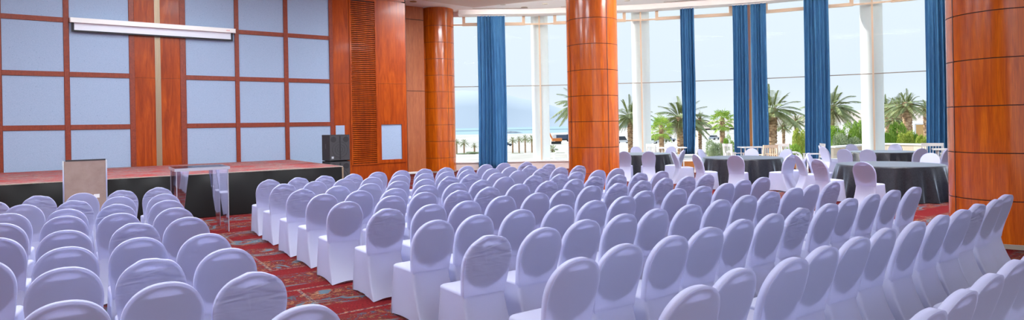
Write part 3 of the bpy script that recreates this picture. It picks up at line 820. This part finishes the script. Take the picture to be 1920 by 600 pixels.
table(14.90, 6.42, 1.06, 'round table under the dark cloth nearest the large wood column', 'dark floor-length tablecloth on the table nearest the large wood column', 3)
table(20.55, 9.05, .98, 'round table under the dark cloth closest to the garden windows', 'dark floor-length tablecloth on the table closest to the garden windows', 4)
TC = [(13.45, 13.28, 52, 0, 'white covered chair partly hidden behind the right edge of the middle wood column'),
 (13.84, 12.64, 44, 0, 'white covered chair with its back square to the viewer, right of the middle wood column'),
 (16.45, 15.55, -150, 0, 'white covered chair at the window side of the table right of the middle wood column'),
 (17.05, 14.55, -95, 0, 'white covered chair tucked at the far right of the table behind the middle wood column'),
 (14.95, 12.25, -22, 0, 'white covered chair in profile facing left, between the two left tables'),
 (14.30, 11.75, 122, 1, 'white covered chair facing right, left of the post table and behind a creased chair'),
 (13.10, 10.35, 112, 2, 'creased white covered chair in profile with its narrow back edge at the post table'),
 (15.85, 12.30, 165, 0, 'white covered chair facing the viewer at the left rear of the post table'),
 (13.33, 9.32, 68, 0, 'white covered chair with its back to the viewer in front of the post table'),
 (16.75, 11.15, -118, 0, 'white covered chair at the far side of the post table, left of its neighbour'),
 (16.90, 10.25, -82, 0, 'white covered chair at the far side of the post table, right of its neighbour'),
 (14.40, 8.45, 8, 1, 'creased white covered chair facing left at the right edge of the post table'),
 (15.35, 8.55, -24, 0, 'white covered chair in profile turned away from the post table'),
 (14.35, 7.95, 128, 0, 'white covered chair at the left rear corner of the near round table'),
 (12.95, 7.02, 108, 1, 'creased white covered chair facing right at the left side of the near round table'),
 (14.95, 7.92, 165, 0, 'white covered chair facing the viewer behind the near round table'),
 (12.58, 5.91, 88, 0, 'white covered chair with its back to the viewer in front of the near round table'),
 (14.75, 4.62, 6, 0, 'white covered chair mostly hidden by the large wood column beside the near round table'),
 (16.55, 6.25, -100, 0, 'white covered chair beyond the near round table beside the large wood column'),
 (19.15, 10.20, 118, 0, 'white covered chair beside the tall blue curtain, facing the table by the garden windows'),
 (19.97, 10.55, 160, 1, 'creased white covered chair close to the tall blue curtain behind the garden table'),
 (17.95, 8.95, 86, 0, 'white covered chair behind the near round table, left of two backs'),
 (17.95, 8.30, 76, 0, 'white covered chair behind the near round table, right of two backs'),
 (21.45, 10.35, -145, 0, 'white covered chair at the window side of the garden table beside the outdoor column'),
 (22.05, 9.35, -98, 0, 'white covered chair at the window side of the garden table under the stone wall'),
 (19.15, 7.40, 30, 0, 'white covered chair at the right side of the garden table'),
 (19.75, 6.95, 8, 0, 'white covered chair at the right end of the garden table')]
TABLES = [(15.30, 14.45, 1.05), (15.35, 10.50, 1.08), (14.90, 6.42, 1.06), (20.55, 9.05, .98)]
for x, y, az, k, lb in TC:
    a = math.radians(az); fx, fy = math.sin(a), math.cos(a)
    for tx, ty, tr in TABLES:            # the seat stays clear of the cloth
        for _ in range(40):
            if min(math.hypot(x+fx*d+fy*w-tx, y+fy*d-fx*w-ty) for d in (0, .28, .57) for w in (-.24, 0, .24)) > tr+.20: break
            x -= fx*.02; y -= fy*.02
    put_chair(x, y, az, k, lb, 'covered chairs around the round tables')

# ------------------------------------------------------------------ outside : ground, sea, hills
def smooth(a, b, x): t = max(0, min(1, (x-a)/(b-a))); return t*t*(3-2*t)
def ground_z(r, az):
    w = lerp(1, .46, smooth(38, 49, az)); w = lerp(w, 0.0, smooth(56, 63, az))
    z = -.32-8.3*w*smooth(29, 215, r)
    if az < 60: z -= 1.9*smooth(700, 1150, r)*(1-smooth(50, 60, az))
    return z
RS = [14, 24, 28, 32, 38, 45, 55, 70, 90, 115, 150, 190, 230, 300, 420, 600, 800, 1000, 1200, 1600]
def terr(u, v):
    az = -5+115*u; i = v*(len(RS)-1); k = min(int(i), len(RS)-2); r = lerp(RS[k], RS[k+1], i-k)
    a = math.radians(az); return (r*math.sin(a), r*math.cos(a), ground_z(r, az))
g = MB().grid(terr, 90, len(RS)-1).build('ground', M['sand'], None, 'all'); struct(g)
for p in g.data.polygons: pass
se = MB().prism([(-2000, 850), (-2000, 9000), (9000, 9000), (9000, 2500), (1500, 600)], -10.5, -9.05).build('sea', M['sea']); struct(se)
ter = [(p.x+o.x*.1, p.y+o.y*.1) for p, o in zip(V, out)]; ter2 = [(p.x+o.x*6.5, p.y+o.y*6.5) for p, o in zip(V, out)]
te = MB().prism(list(reversed(ter))+ter2, -.5, -.10).build('terrace_ground', M['terrace']); struct(te)
def ridge(name, m, pts, depth, thick, label, cat, base_z):
    "a range whose crest runs through the given directions; thick is its width front to back"
    b = MB(); n = len(pts)
    for (x, y) in pts:
        c = at(x, y, depth); d = Vector((c.x, c.y, 0)).normalized()
        for k, (off, f) in enumerate(((-thick, 0), (-thick*.45, .55), (0, 1), (thick*.6, .5), (thick, 0))):
            q = c+d*off; b.v.append((q.x, q.y, lerp(base_z, c.z, f)))
    for i in range(n-1):
        for k in range(4): b.face([i*5+k, (i+1)*5+k, (i+1)*5+k+1, i*5+k+1])
    o = b.build(name, m, None, 'all'); return struct(o)
rm = random.Random(5)
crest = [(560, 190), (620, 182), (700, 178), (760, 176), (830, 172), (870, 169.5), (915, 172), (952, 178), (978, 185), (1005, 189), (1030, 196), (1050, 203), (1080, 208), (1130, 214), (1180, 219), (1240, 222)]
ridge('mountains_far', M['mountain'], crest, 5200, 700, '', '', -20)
ridge('hills_far', M['hill'], [(1290, 229), (1330, 226), (1380, 222), (1440, 218), (1500, 216), (1560, 212), (1600, 207), (1640, 206), (1690, 203), (1735, 198), (1800, 190), (1900, 180), (2050, 176)], 620, 160, '', '', -3)
# breakwater and rock spit in the sea
a, b = at(760, 244.5, 1500), at(1180, 236.5, 1500)
MBk = MB().bar((a.x, a.y, -8.6), (b.x, b.y, -8.6), 6, 1.3); struct(MBk.build('breakwater', M['rock']))
sp = MB(); q0 = at(958, 249, 900)
def spit(u, v):
    a = 2*PI*u; r = v
    return (q0.x+math.cos(a)*r*(22+3*math.sin(3*a))*1.0+math.sin(a)*r*4, q0.y+math.sin(a)*r*9, -9.2+2.6*(1-r*r)*(1+.2*math.sin(5*a)))
struct(sp.grid(spit, 24, 6, wrap=True).build('rock_spit', M['rock'], None, 'all'))

# ------------------------------------------------------------------ palms and shrubs
def frond_geo(g, L, az, el, droop, nleaf, wleaf, lleaf, rnd, base=.12):
    d = Vector((math.cos(az), math.sin(az), 0)); side = Vector((-math.sin(az), math.cos(az), 0))
    def pos(s): return d*(base+L*s*math.cos(el)*(1-.12*s*droop)) + Vector((0, 0, L*(s*math.sin(el)-droop*s*s)))
    P_ = [pos(k/7) for k in range(8)]
    g.tube(P_, [.028*(1-.8*k/7) for k in range(8)], 4, cap=False)
    for k in range(nleaf):
        s = .16+.84*(k+.5)/nleaf; p = pos(s); t = (pos(min(1, s+.03))-pos(s-.03)).normalized()
        n = t.cross(side).normalized()
        ll = lleaf*(math.sin(PI*min(1, .18+.82*s))**.6)*rnd.uniform(.85, 1.1)
        for sg in (-1, 1):
            dr = (t*.75+side*sg*.8+n*(-.30 if n.z > 0 else .30)*rnd.uniform(.4, 1.3)+Vector((0, 0, -.10))).normalized()
            w = dr.cross(Vector((0, 0, 1))).normalized()*wleaf
            b = len(g.v); g.v += [tuple(p-w*.5), tuple(p+w*.5), tuple(p+dr*ll*.6+w*.45), tuple(p+dr*ll), tuple(p+dr*ll*.6-w*.45)]
            g.face([b, b+1, b+2, b+3, b+4])
def date_crown(seed, n=44, L=2.5, nleaf=46, wl=.034, ll=.58):
    rnd = random.Random(seed); g = MB()
    for k in range(n):
        q = k/n; el = math.radians(lerp(82, -28, q**.85)+rnd.uniform(-7, 7))
        frond_geo(g, L*rnd.uniform(.85, 1.08)*(1-.12*abs(q-.4)), k*2.399+rnd.uniform(-.2, .2), el, rnd.uniform(.22, .42)+.12*math.cos(el), nleaf, wl, ll, rnd)
    return g.mesh('crown', M['frond'])
def dry_skirt(seed, n=14, L=1.5):
    rnd = random.Random(seed); g = MB()
    for k in range(n): frond_geo(g, L*rnd.uniform(.7, 1.1), k*2.399, math.radians(rnd.uniform(-65, -30)), .3, 16, .035, .3, rnd)
    return g.mesh('dry_fronds', M['frond_dry'])
def fan_crown(seed, n=30, L=1.0):
    rnd = random.Random(seed); g = MB()
    for k in range(n):
        q = k/n; el = math.radians(lerp(80, -50, q)+rnd.uniform(-8, 8)); az = k*2.399
        d = Vector((math.cos(az)*math.cos(el), math.sin(az)*math.cos(el), math.sin(el))); p = d*L*rnd.uniform(.75, 1.0)+Vector((0, 0, -.15*q))
        g.tube([d*.1, p], .015, 4, cap=False)
        side = d.cross(Vector((0, 0, 1))).normalized(); upv = side.cross(d)
        for j in range(13):
            a = lerp(-1.9, 1.9, j/12); ll = rnd.uniform(.55, .75)*L
            t = (d*math.cos(a)+side*math.sin(a)+Vector((0, 0, -.35))).normalized(); w = t.cross(upv).normalized()*.055*L
            b = len(g.v); g.v += [tuple(p), tuple(p+t*ll*.55+w), tuple(p+t*ll+Vector((0, 0, -.12*L))), tuple(p+t*ll*.55-w)]; g.face([b, b+1, b+2, b+3])
    return g.mesh('crown', M['fan'])
def trunk_geo(h, r0, r1, seed):
    rnd = random.Random(seed); g = MB(); n = max(8, int(h/.16)); prof = []
    for k in range(n+1):
        z = h*k/n; r = lerp(r0, r1, k/n); prof += [(r*rnd.uniform(1.0, 1.10), z), (r*.9, z+h/n*.55)]
    prof.append((r1*.8, prof[-1][1]+.1)); g.lathe(prof, 14); return g.mesh('trunk', M['trunk'])
CROWN = [date_crown(1), date_crown(2, 40, 2.6)]; FANS = [fan_crown(4), fan_crown(9, 26)]
SMALL = date_crown(3, 26, 2.2, 12, .10, .55); DRY = dry_skirt(2)
def palm(x, yc, depth, reach_px, tw_px, label, kind='date', k=0, group='date palms in the garden', dry=True, bulge=1.25):
    "crown centre at the pixel; reach and trunk width as seen"
    c = at(x, yc, depth); r = math.hypot(c.x, c.y); az = math.degrees(math.atan2(c.x, c.y)); z0 = ground_z(r, az)-.05
    s = depth/F_PX; h = c.z-z0; rt = tw_px*s/2
    t = thing('palm_tree', label, 'palm tree', (c.x, c.y, z0), 0, group)
    o = link('trunk', trunk_geo(h, rt, rt*(bulge if kind == 'date' else .9), int(x)), t)
    if kind == 'date': me, R = CROWN[k % 2], 2.45
    elif kind == 'fan': me, R = FANS[k % 2], 1.45
    else: me, R = SMALL, 2.1
    cr = link('crown', me, t, (0, 0, h), x*.7); f = reach_px*s/R; cr.scale = (f, f, f)
    if dry and kind == 'date':
        d = link('dry_fronds', DRY, t, (0, 0, h-.1), x); d.scale = (f*.8,)*3
    return t
palm(1092, 196, 42, 62, 10, 'date palm with drooping fronds just behind the middle wood column', k=0)
palm(1181, 218, 46, 50, 9, 'date palm seen between the middle wood column and the outdoor column beside it', k=1)
palm(1276, 222, 42, 62, 13, 'big date palm cut by the narrow blue curtain', k=0)
palm(1312, 226, 44, 24, 6, 'small date palm just right of the narrow blue curtain', k=1, group=None)
palm(1448, 208, 36, 62, 14, 'tall date palm with thick trunk just right of the curtain pair', k=1)
palm(1559, 203, 38, 60, 9, 'date palm leaning fronds right of the blue curtain, before the shrubs', k=0)
palm(1701, 197, 40, 38, 14, 'date palm with short orange-brown trunk above the garden shrubs', k=1)
palm(1686, 199, 52, 36, 10, 'date palm just left of the short-trunked palm above the shrubs', k=0)
palm(1664, 204, 58, 34, 8, 'date palm whose fronds touch the outdoor column, left of the palm pair', k=1)
palm(1736, 203, 50, 24, 8, 'date palm mostly hidden by the curtain next to the large wood column', k=0)
palm(1676, 226, 43, 26, 7, 'low palm with drooping fronds under the palm pair', k=0)
palm(1240, 241, 33, 27, 10, 'low bright green fan palm left of the narrow blue curtain', 'fan', 0, 'fan palms in the garden', False)
palm(1354, 226, 36, 27, 10, 'bright green fan palm with tall trunk left of the curtain pair', 'fan', 1, 'fan palms in the garden', False)
palm(1493, 228, 42, 21, 6, 'slim young palm between the tall date palm and the blue curtain', 'date', 1, None, False)
palm(1469, 238, 46, 18, 5, 'drooping half-dry palm beside the tall date palm', 'date', 0, None, True)
for x, y, dp, rp, lb in ((870, 268, 225, 11, 'small beach palm left of the far blue curtain, taller of two'), (889.5, 273, 230, 8, 'small beach palm just left of the far blue curtain'),
                     (856, 266, 228, 9, 'small beach palm at the edge of the corner wood column'), (961, 263, 215, 10, 'small beach palm just right of the far blue curtain'),
                     (973, 261, 225, 9, 'small beach palm, second right of the far blue curtain'), (984.5, 260, 205, 11, 'small beach palm, third right of the far blue curtain'),
                     (997, 261, 190, 12, 'small beach palm touching the first outdoor column')):
    palm(x, y, dp, rp, 3.2, lb, 'small', 0, 'young palms on the beach', False)
palm(1036, 281, 70, 15, 5, 'low palm beside the first outdoor column', 'small', 0, None, False)
def foliage(seed, n, leaf):
    rnd = random.Random(seed); g = MB()
    blobs = [(Vector((rnd.uniform(-.6, .6), rnd.uniform(-.6, .6), rnd.uniform(.25, .8))), rnd.uniform(.28, .5)) for _ in range(9)]
    for _ in range(n):
        c, r = rnd.choice(blobs); d = Vector((rnd.gauss(0, 1), rnd.gauss(0, 1), rnd.gauss(0, 1))).normalized(); p = c+d*r*rnd.uniform(.7, 1.05)
        if p.z < .02: continue
        t = (d+Vector((rnd.uniform(-.8, .8), rnd.uniform(-.8, .8), rnd.uniform(-.3, .6)))).normalized(); w = t.cross(Vector((rnd.uniform(-1, 1), rnd.uniform(-1, 1), rnd.uniform(-1, 1)))).normalized()
        l = leaf*rnd.uniform(.7, 1.3); b = len(g.v)
        g.v += [tuple(p), tuple(p+t*l*.5+w*l*.42), tuple(p+t*l), tuple(p+t*l*.5-w*l*.42)]; g.face([b, b+1, b+2, b+3])
    return g
def stem_geo(seed):
    rnd = random.Random(seed); g = MB()
    for k in range(6):
        a = k*1.05; g.tube([(0, 0, 0), (.15*math.cos(a), .15*math.sin(a), .3), (.42*math.cos(a), .42*math.sin(a), .7)], [.03, .022, .012], 6)
    return g.mesh('stem', M['trunk'])
FOL = {}
for key, mm, sd in (('green', 'shrub', 1), ('green2', 'shrub', 2), ('yellow', 'shrub_yellow', 3), ('pale', 'shrub_pale', 4)): FOL[key] = foliage(sd, 6000, .075).mesh('foliage', M[mm])
STEM = stem_geo(1)
def shrub(x, ytop, ybot, wpx, depth, key, label, group='shrubs in the garden'):
    b = at(x, ybot, depth); tpt = at(x, ytop, depth); r = math.hypot(b.x, b.y); az = math.degrees(math.atan2(b.x, b.y))
    z0 = ground_z(r, az)-.02; h = tpt.z-z0; w = wpx*depth/F_PX
    t = thing('shrub', label, 'shrub', (b.x, b.y, z0), x, group)
    o = link('foliage', FOL[key], t); o.scale = (w/2, w/2, h/1.2)
    o = link('stem', STEM, t); o.scale = (w/2.4, w/2.4, h/1.2)
    return t
for a_ in [(1570, 232, 275, 34, 36, 'green', 'green shrub at the foot of the palm right of the blue curtain'), (1594, 226, 272, 40, 35, 'green2', 'largest green shrub left of the outdoor column by the large wood column'),
           (1612, 222, 270, 26, 34, 'green', 'tall green shrub touching the outdoor column'), (1583, 250, 276, 50, 33, 'pale', 'low pale shrub along the ledge in front of the green shrubs'),
           (1667, 240, 268, 30, 35, 'green2', 'green shrub just right of the outdoor column by the large wood column'), (1684, 226, 268, 32, 37, 'green', 'bushy green shrub under the palm pair'),
           (1698, 246, 268, 32, 34, 'yellow', 'yellow-green shrub under the short-trunked palm'), (1712, 242, 268, 22, 35, 'green2', 'green shrub left of the ochre wall'),
           (1731, 252, 270, 26, 33, 'yellow', 'yellow-green shrub in front of the ochre wall'), (1655, 246, 268, 20, 39, 'green', 'green shrub behind the outdoor column'),
           (1499, 240, 262, 26, 31, 'yellow', 'bright yellow-green shrub beside the blue curtain'), (1486, 268, 292, 30, 29.5, 'green', 'round green shrub behind the white handrail'),
           (1505, 258, 290, 20, 33.5, 'yellow', 'yellow-green shrub behind the white handrail'), (1338, 262, 287, 34, 33, 'pale', 'pale green shrub under the bright fan palm'),
           (1365, 250, 285, 20, 34, 'green2', 'green shrub behind the trunk of the bright fan palm'), (968, 287, 302, 26, 60, 'pale', 'low pale shrub right of the far blue curtain'),
           (886, 284, 303, 30, 60, 'pale', 'low pale shrub left of the far blue curtain'), (1052, 286, 302, 24, 55, 'pale', 'low pale shrub behind the white rail left of the middle wood column'),
           (872, 287, 303, 30, 62, 'pale', 'low pale shrub under the two small beach palms'), (985, 291, 303, 30, 62, 'green2', 'low green shrub under the beach palms right of the far curtain'),
           (1040, 289, 303, 26, 60, 'green', 'low green shrub beside the low palm at the first outdoor column'), (948, 290, 303, 20, 58, 'green', 'low green shrub behind the right edge of the far blue curtain')]: shrub(*a_)

# ------------------------------------------------------------------ garden walls, rails, furniture, vehicles
def wall_seg(name, p, q, z0, z1, w, m, label, cat):
    L = (q-p).length; o = MB().box(0, L, -w/2, w/2, 0, z1-z0).build(name, m, None, False, (p.x, p.y, z0), math.atan2(q.y-p.y, q.x-p.x)); return tag(o, label, cat)
a, b = at(1642, 268, 30), at(1790, 266, 27)
gw = thing('garden_wall', 'low pale stone garden wall behind the table by the garden windows', 'wall', (a.x, a.y, -.35), math.atan2(b.y-a.y, b.x-a.x)); gl = (Vector((b.x, b.y))-Vector((a.x, a.y))).length
MB().box(0, gl, -.15, .15, 0, .88).build('stonework', M['stone'], gw); MB().box(-.03, gl+.03, -.19, .19, .88, .95).build('coping', M['sill_white'], gw)
a, b = at(1557, 277, 29), at(1628, 268, 31)
gw = thing('planter_wall', 'pale planter wall with flat coping left of the outdoor column', 'wall', (a.x, a.y, -.35), math.atan2(b.y-a.y, b.x-a.x)); gl = (Vector((b.x, b.y))-Vector((a.x, a.y))).length
MB().box(0, gl, -.15, .15, 0, .80).build('stonework', M['stone'], gw); MB().box(-.03, gl+.03, -.25, .25, .80, .87).build('coping', M['sill_white'], gw)
a, b = at(1716, 234, 55), at(1790, 231, 55)
ow = thing('ochre_wall', 'ochre garden building wall behind the shrubs beside the curtain', 'wall', (a.x, a.y, -.4), math.atan2(b.y-a.y, b.x-a.x)); gl = (Vector((b.x, b.y))-Vector((a.x, a.y))).length
MB().box(0, gl, 0, 3.0, 0, 1.6).build('wall', M['orange_wall'], ow); MB().box(-.15, .0, -.1, .1, 0, 1.65).box(1.6, 1.7, -.05, .05, 0, 1.65).build('post', M['sill_white'], ow); MB().box(-.1, gl, -.1, 3.1, 1.6, 1.68).build('coping', M['sill_white'], ow)
def handrail(p, q, h, label):
    d = (q-p); d.z = 0; L = d.length; t = thing('handrail', label, 'handrail', (p.x, p.y, -.10), math.atan2(d.y, d.x), 'white curved handrails')
    path = [(0, 0, 0), (0, 0, h-.25), (.03, 0, h-.12), (.10, 0, h-.03), (.22, 0, h)] + [(L-.22, 0, h), (L-.10, 0, h-.03), (L-.03, 0, h-.12), (L, 0, h-.25), (L, 0, 0)]
    MB().tube(path, .045, 10).build('rail', M['outdoor_white'], t, 'all'); MB().tube([(0, 0, h*.45), (L, 0, h*.45)], .03, 8).build('mid_rail', M['outdoor_white'], t, 'all')
handrail(at(1039, 300, 29), at(1066, 300, 28.5), .62, 'white curved handrail left of the middle wood column outside the glass')
handrail(at(1473, 296, 24.6), at(1503, 298, 24.2), .60, 'white curved handrail outside the glass left of the tall blue curtain')
handrail(at(1361, 298, 26.0), at(1375, 298, 25.6), .62, 'white curved handrail under the fan palm, just left of the curtain pair')
def onfloor(x, d): q = at(x, 230, d); return Vector((q.x, q.y, 0))
def gtable(p, w, d, az, label):
    t = thing('side_table', label, 'table', (p.x, p.y, 0), az, 'white tables by the windows')
    MB().box(-w/2, w/2, -d/2, d/2, .81, .845, bev=.03).build('tabletop', M['outdoor_white'], t)
    for sx in (-1, 1):
        for sy in (-1, 1): MB().tube([(sx*(w/2-.12), sy*(d/2-.1), 0), (sx*(w/2-.12), sy*(d/2-.1), .81)], .022, 8).build('leg', M['outdoor_white'], t)
AZ = -YAW
gtable(onfloor(1258, 23.2), 1.05, .6, AZ, 'white table in front of the narrow blue curtain, left one of two by the windows')
gtable(onfloor(1408, 22.4), .85, .6, AZ, 'white table in front of the orange window post')
gtable(onfloor(1778, 18.3), .8, .6, AZ-.5, 'white table behind the left edge of the large wood column')
def gchair(p, az, m, w, label, hgt=.97):
    t = thing('slatted_chair', label, 'chair', (p.x, p.y, 0), az, 'slatted chairs by the windows')
    for sx in (-1, 1):
        MB().bar((sx*w/2, 0, 0), (sx*w/2, -.08, hgt), .045, .035).build('back_post', m, t)
        MB().bar((sx*w/2, .48, 0), (sx*w/2, .46, .62), .045, .035).build('leg', m, t)
        MB().bar((sx*w/2, -.06, .62), (sx*w/2, .50, .62), .05, .025).build('armrest', m, t)
    MB().box(-w/2, w/2, 0, .48, .40, .44).build('seat', m, t)
    g = MB().box(-w/2, w/2, -.10, -.06, hgt-.10, hgt).box(-w/2, w/2, -.055, -.025, .48, .54); k = -w/2+.07
    while k < w/2-.03: g.bar((k, -.045, .50), (k, -.08, hgt-.06), .03, .015); k += .075
    g.build('back_slats', m, t)
gchair(onfloor(1441, 21.0), AZ+.25, M['outdoor_beige'], .54, 'beige slatted chair with its back to the viewer right of the curtain pair', .95)
gchair(onfloor(1468, 21.6), AZ-.9, M['outdoor_white'], .46, 'white slatted chair between the beige slatted chair and the tall blue curtain')
gchair(onfloor(1301, 21.7), AZ+1.3, M['outdoor_white'], .44, 'white slatted chair just right of the narrow blue curtain')
gchair(onfloor(1366, 22.4), AZ-1.2, M['outdoor_white'], .44, 'white slatted chair under the bright fan palm')
gchair(onfloor(1222, 23.6), AZ-1.0, M['outdoor_white'], .44, 'white slatted chair left of the table at the narrow blue curtain')
gchair(onfloor(1537, 20.9), AZ+1.4, M['outdoor_white'], .44, 'white slatted chair seen edge-on at the foot of the tall blue curtain')
gchair(onfloor(1747, 19.7), AZ-.5, M['outdoor_white'], .56, 'white slatted chair in front of the curtain beside the large wood column')

def car(x, y, depth, L, az, m, label, tall=1.45):
    p = at(x, y, depth); t = thing('car', label, 'car', (p.x, p.y, p.z), az, 'parked vehicles beyond the garden')
    W = 1.75; g = MB()
    prof = [(-L/2, .35), (-L/2, .80), (-L*.42, .92), (-L*.2, .95), (L*.18, .95), (L*.45, .85), (L/2, .65), (L/2, .35)]
    b = len(g.v); n = len(prof)
    for s in (-1, 1): g.v += [(x_, s*W/2, z_) for x_, z_ in prof]
    g.face([b+i for i in range(n)]); g.face([b+n+i for i in reversed(range(n))])
    for i in range(n): g.face([b+i, b+n+i, b+n+(i+1) % n, b+(i+1) % n])
    g.build('body', m, t)
    c = MB(); b = 0; pr = [(-L*.40, .93), (-L*.32, tall), (L*.08, tall), (L*.22, .94)]
    for s in (-1, 1): c.v += [(x_, s*W*.44, z_) for x_, z_ in pr]
    c.face([0, 1, 2, 3]); c.face([7, 6, 5, 4])
    for i in range(4): c.face([i, 4+i, 4+(i+1) % 4, (i+1) % 4])
    c.build('cabin', M['car_glass'], t); MB().box(-L*.31, L*.07, -W*.42, W*.42, tall, tall+.04).build('roof', m, t)
    for sx in (-.31, .31):
        for s in (-1, 1): MB().disc((sx*L, s*W*.42, .32), (0, s, 0), .32, .2, 16).build('wheel', M['tyre'], t)
car(1229, 270, 150, 4.3, .3, M['car_white'], 'white parked car left of the low fan palm')
car(1252, 266, 165, 4.4, -.1, M['car_silver'], 'silver parked car just left of the narrow blue curtain')
car(1226, 264.5, 190, 4.5, .2, M['car_dark'], 'dark parked car behind the low fan palm')
car(1339, 262, 200, 4.3, .2, M['car_silver'], 'silver parked car left of the bright fan palm')
car(1168, 269, 170, 4.6, -.5, M['car_white'], 'white parked van beside the middle wood column', 2.0)
car(950, 274, 225, 4.4, -.7, M['car_dark'], 'dark parked car right of the far blue curtain')
p = at(1043, 270, 200)
ex = thing('excavator', 'orange excavator working on the beach left of the middle wood column', 'excavator', (p.x, p.y, p.z), -.55)
for s in (-1, 1): MB().box(-1.5, 1.5, s*1.0-.3, s*1.0+.3, 0, .8, bev=.2).build('track', M['tyre'], ex)
MB().box(-1.4, 1.8, -1.2, 1.2, .95, 1.9, bev=.15).build('body', M['digger'], ex); MB().box(-1.2, -.1, -1.1, 0, 1.9, 2.9, bev=.1).build('cab', M['car_white'], ex)
MB().bar((-1.2, .3, 1.6), (-2.4, .3, 4.0), .35, .45).bar((-2.4, .3, 4.0), (-3.2, .3, 3.4), .3, .4).build('boom', M['digger'], ex)
MB().bar((-3.1, .3, 3.6), (-2.9, .3, 1.6), .25, .3).build('arm', M['digger'], ex); MB().box(-3.3, -2.6, -.2, .8, .9, 1.7, bev=.1).build('bucket', M['tyre'], ex)
p = at(1055, 266, 230)
tk = thing('truck', 'dark blue tipper truck behind the orange excavator', 'truck', (p.x, p.y, p.z), -.5)
MB().box(-3, 1.6, -1.2, 1.2, 1.1, 2.7, bev=.1).build('tipper_bed', M['car_dark'], tk); MB().box(1.7, 3.2, -1.2, 1.2, .7, 2.8, bev=.15).build('cab', M['car_dark'], tk)
MB().box(-3, 3.0, -.9, .9, .6, 1.1).build('chassis', M['tyre'], tk)
for sx in (-2.2, -1.0, 2.3):
    for s in (-1, 1): MB().disc((sx, s*.95, .5), (0, s, 0), .5, .3, 16).build('wheel', M['tyre'], tk)

# ------------------------------------------------------------------ light
def fill_lamp(x, y, w, d, power, label):  # unseen glowing panel, added to raise the light inside the hall
    t = thing('added_fill_light', label, 'ceiling light', (x, y, CEIL-.16), 0, 'added fill lights over the hall')
    MB().box(-w/2-.06, w/2+.06, -d/2-.06, -d/2, 0, .06).box(-w/2-.06, w/2+.06, d/2, d/2+.06, 0, .06).box(-w/2-.06, -w/2, -d/2, d/2, 0, .06).box(w/2, w/2+.06, -d/2, d/2, 0, .06).build('frame', M['white'], t)
    m = mat('fill_diffuser', (1, 1, 1)); n = N(m)
    n.b.inputs['Emission Color'].default_value = (.88, .94, 1.0, 1); n.b.inputs['Emission Strength'].default_value = power
    MB().box(-w/2, w/2, -d/2, d/2, .03, .05).build('diffuser', m, t)
LP = 21.5
for x, y, lb in ((-3.5, 5.5, 'added square fill light over the left chairs near the viewer'), (2.2, 6.5, 'added square fill light over the right chairs near the viewer'),
                 (-3.5, 11.5, 'added square fill light over the left chairs near the stage'), (3.5, 11.5, 'added square fill light over the right chairs near the stage'),
                 (-3.5, -4.0, 'added square fill light behind the viewer on the left'), (1.5, -4.0, 'added square fill light behind the viewer on the right'),
                 (13.0, 9.0, 'added square fill light over the round tables'), (12.5, 4.0, 'added square fill light beside the large wood column'), (10.5, 15.5, 'added square fill light between the corner and middle wood columns'),
                 (1.0, 15.2, 'added square fill light over the stage front')):
    fill_lamp(x, y, 2.2, 2.2, LP*(1.4 if x > 9 else .74 if y < 0 else .82 if y < 13 else .3), lb)
sd = bpy.data.lights.new('sun', 'SUN'); sd.energy = 4.6; sd.angle = math.radians(.6); sd.color = (1, .95, .87)
so = bpy.data.objects.new('sun', sd); COL.objects.link(so)
saz, sel = math.radians(-16), math.radians(27)
sv = Vector((math.sin(saz)*math.cos(sel), math.cos(saz)*math.cos(sel), math.sin(sel)))
so.rotation_euler = sv.to_track_quat('Z', 'Y').to_euler(); so.location = (0, 60, 60)

W = bpy.data.worlds.new('sky'); S.world = W; W.use_nodes = True; nt = W.node_tree; bg = nt.nodes['Background']
tc = nt.nodes.new('ShaderNodeTexCoord'); sep = nt.nodes.new('ShaderNodeSeparateXYZ'); nt.links.new(tc.outputs['Generated'], sep.inputs[0])
rp = nt.nodes.new('ShaderNodeValToRGB'); e = rp.color_ramp.elements
e[0].position = 0; e[0].color = (.60, .63, .66, 1); e[1].position = 1; e[1].color = (.50, .62, .80, 1)
x_ = e.new(.06); x_.color = (.54, .585, .64, 1); x_ = e.new(.22); x_.color = (.57, .61, .65, 1); x_ = e.new(.5); x_.color = (.48, .55, .68, 1)
nt.links.new(sep.outputs['Z'], rp.inputs['Fac']); nt.links.new(rp.outputs['Color'], bg.inputs['Color']); bg.inputs['Strength'].default_value = 1.0

# ------------------------------------------------------------------ picture settings
S.view_settings.view_transform = 'Standard'; S.view_settings.look = 'None'; S.view_settings.gamma = 1; S.view_settings.use_curve_mapping = False
S.view_settings.exposure = 0.70
cy = S.cycles
cy.use_denoising = True; cy.max_bounces = 8; cy.diffuse_bounces = 4; cy.glossy_bounces = 3; cy.transmission_bounces = 4; cy.transparent_max_bounces = 16
cy.caustics_reflective = False; cy.caustics_refractive = False; cy.sample_clamp_indirect = 6
cam_data.clip_end = 14000
bpy.context.view_layer.update()
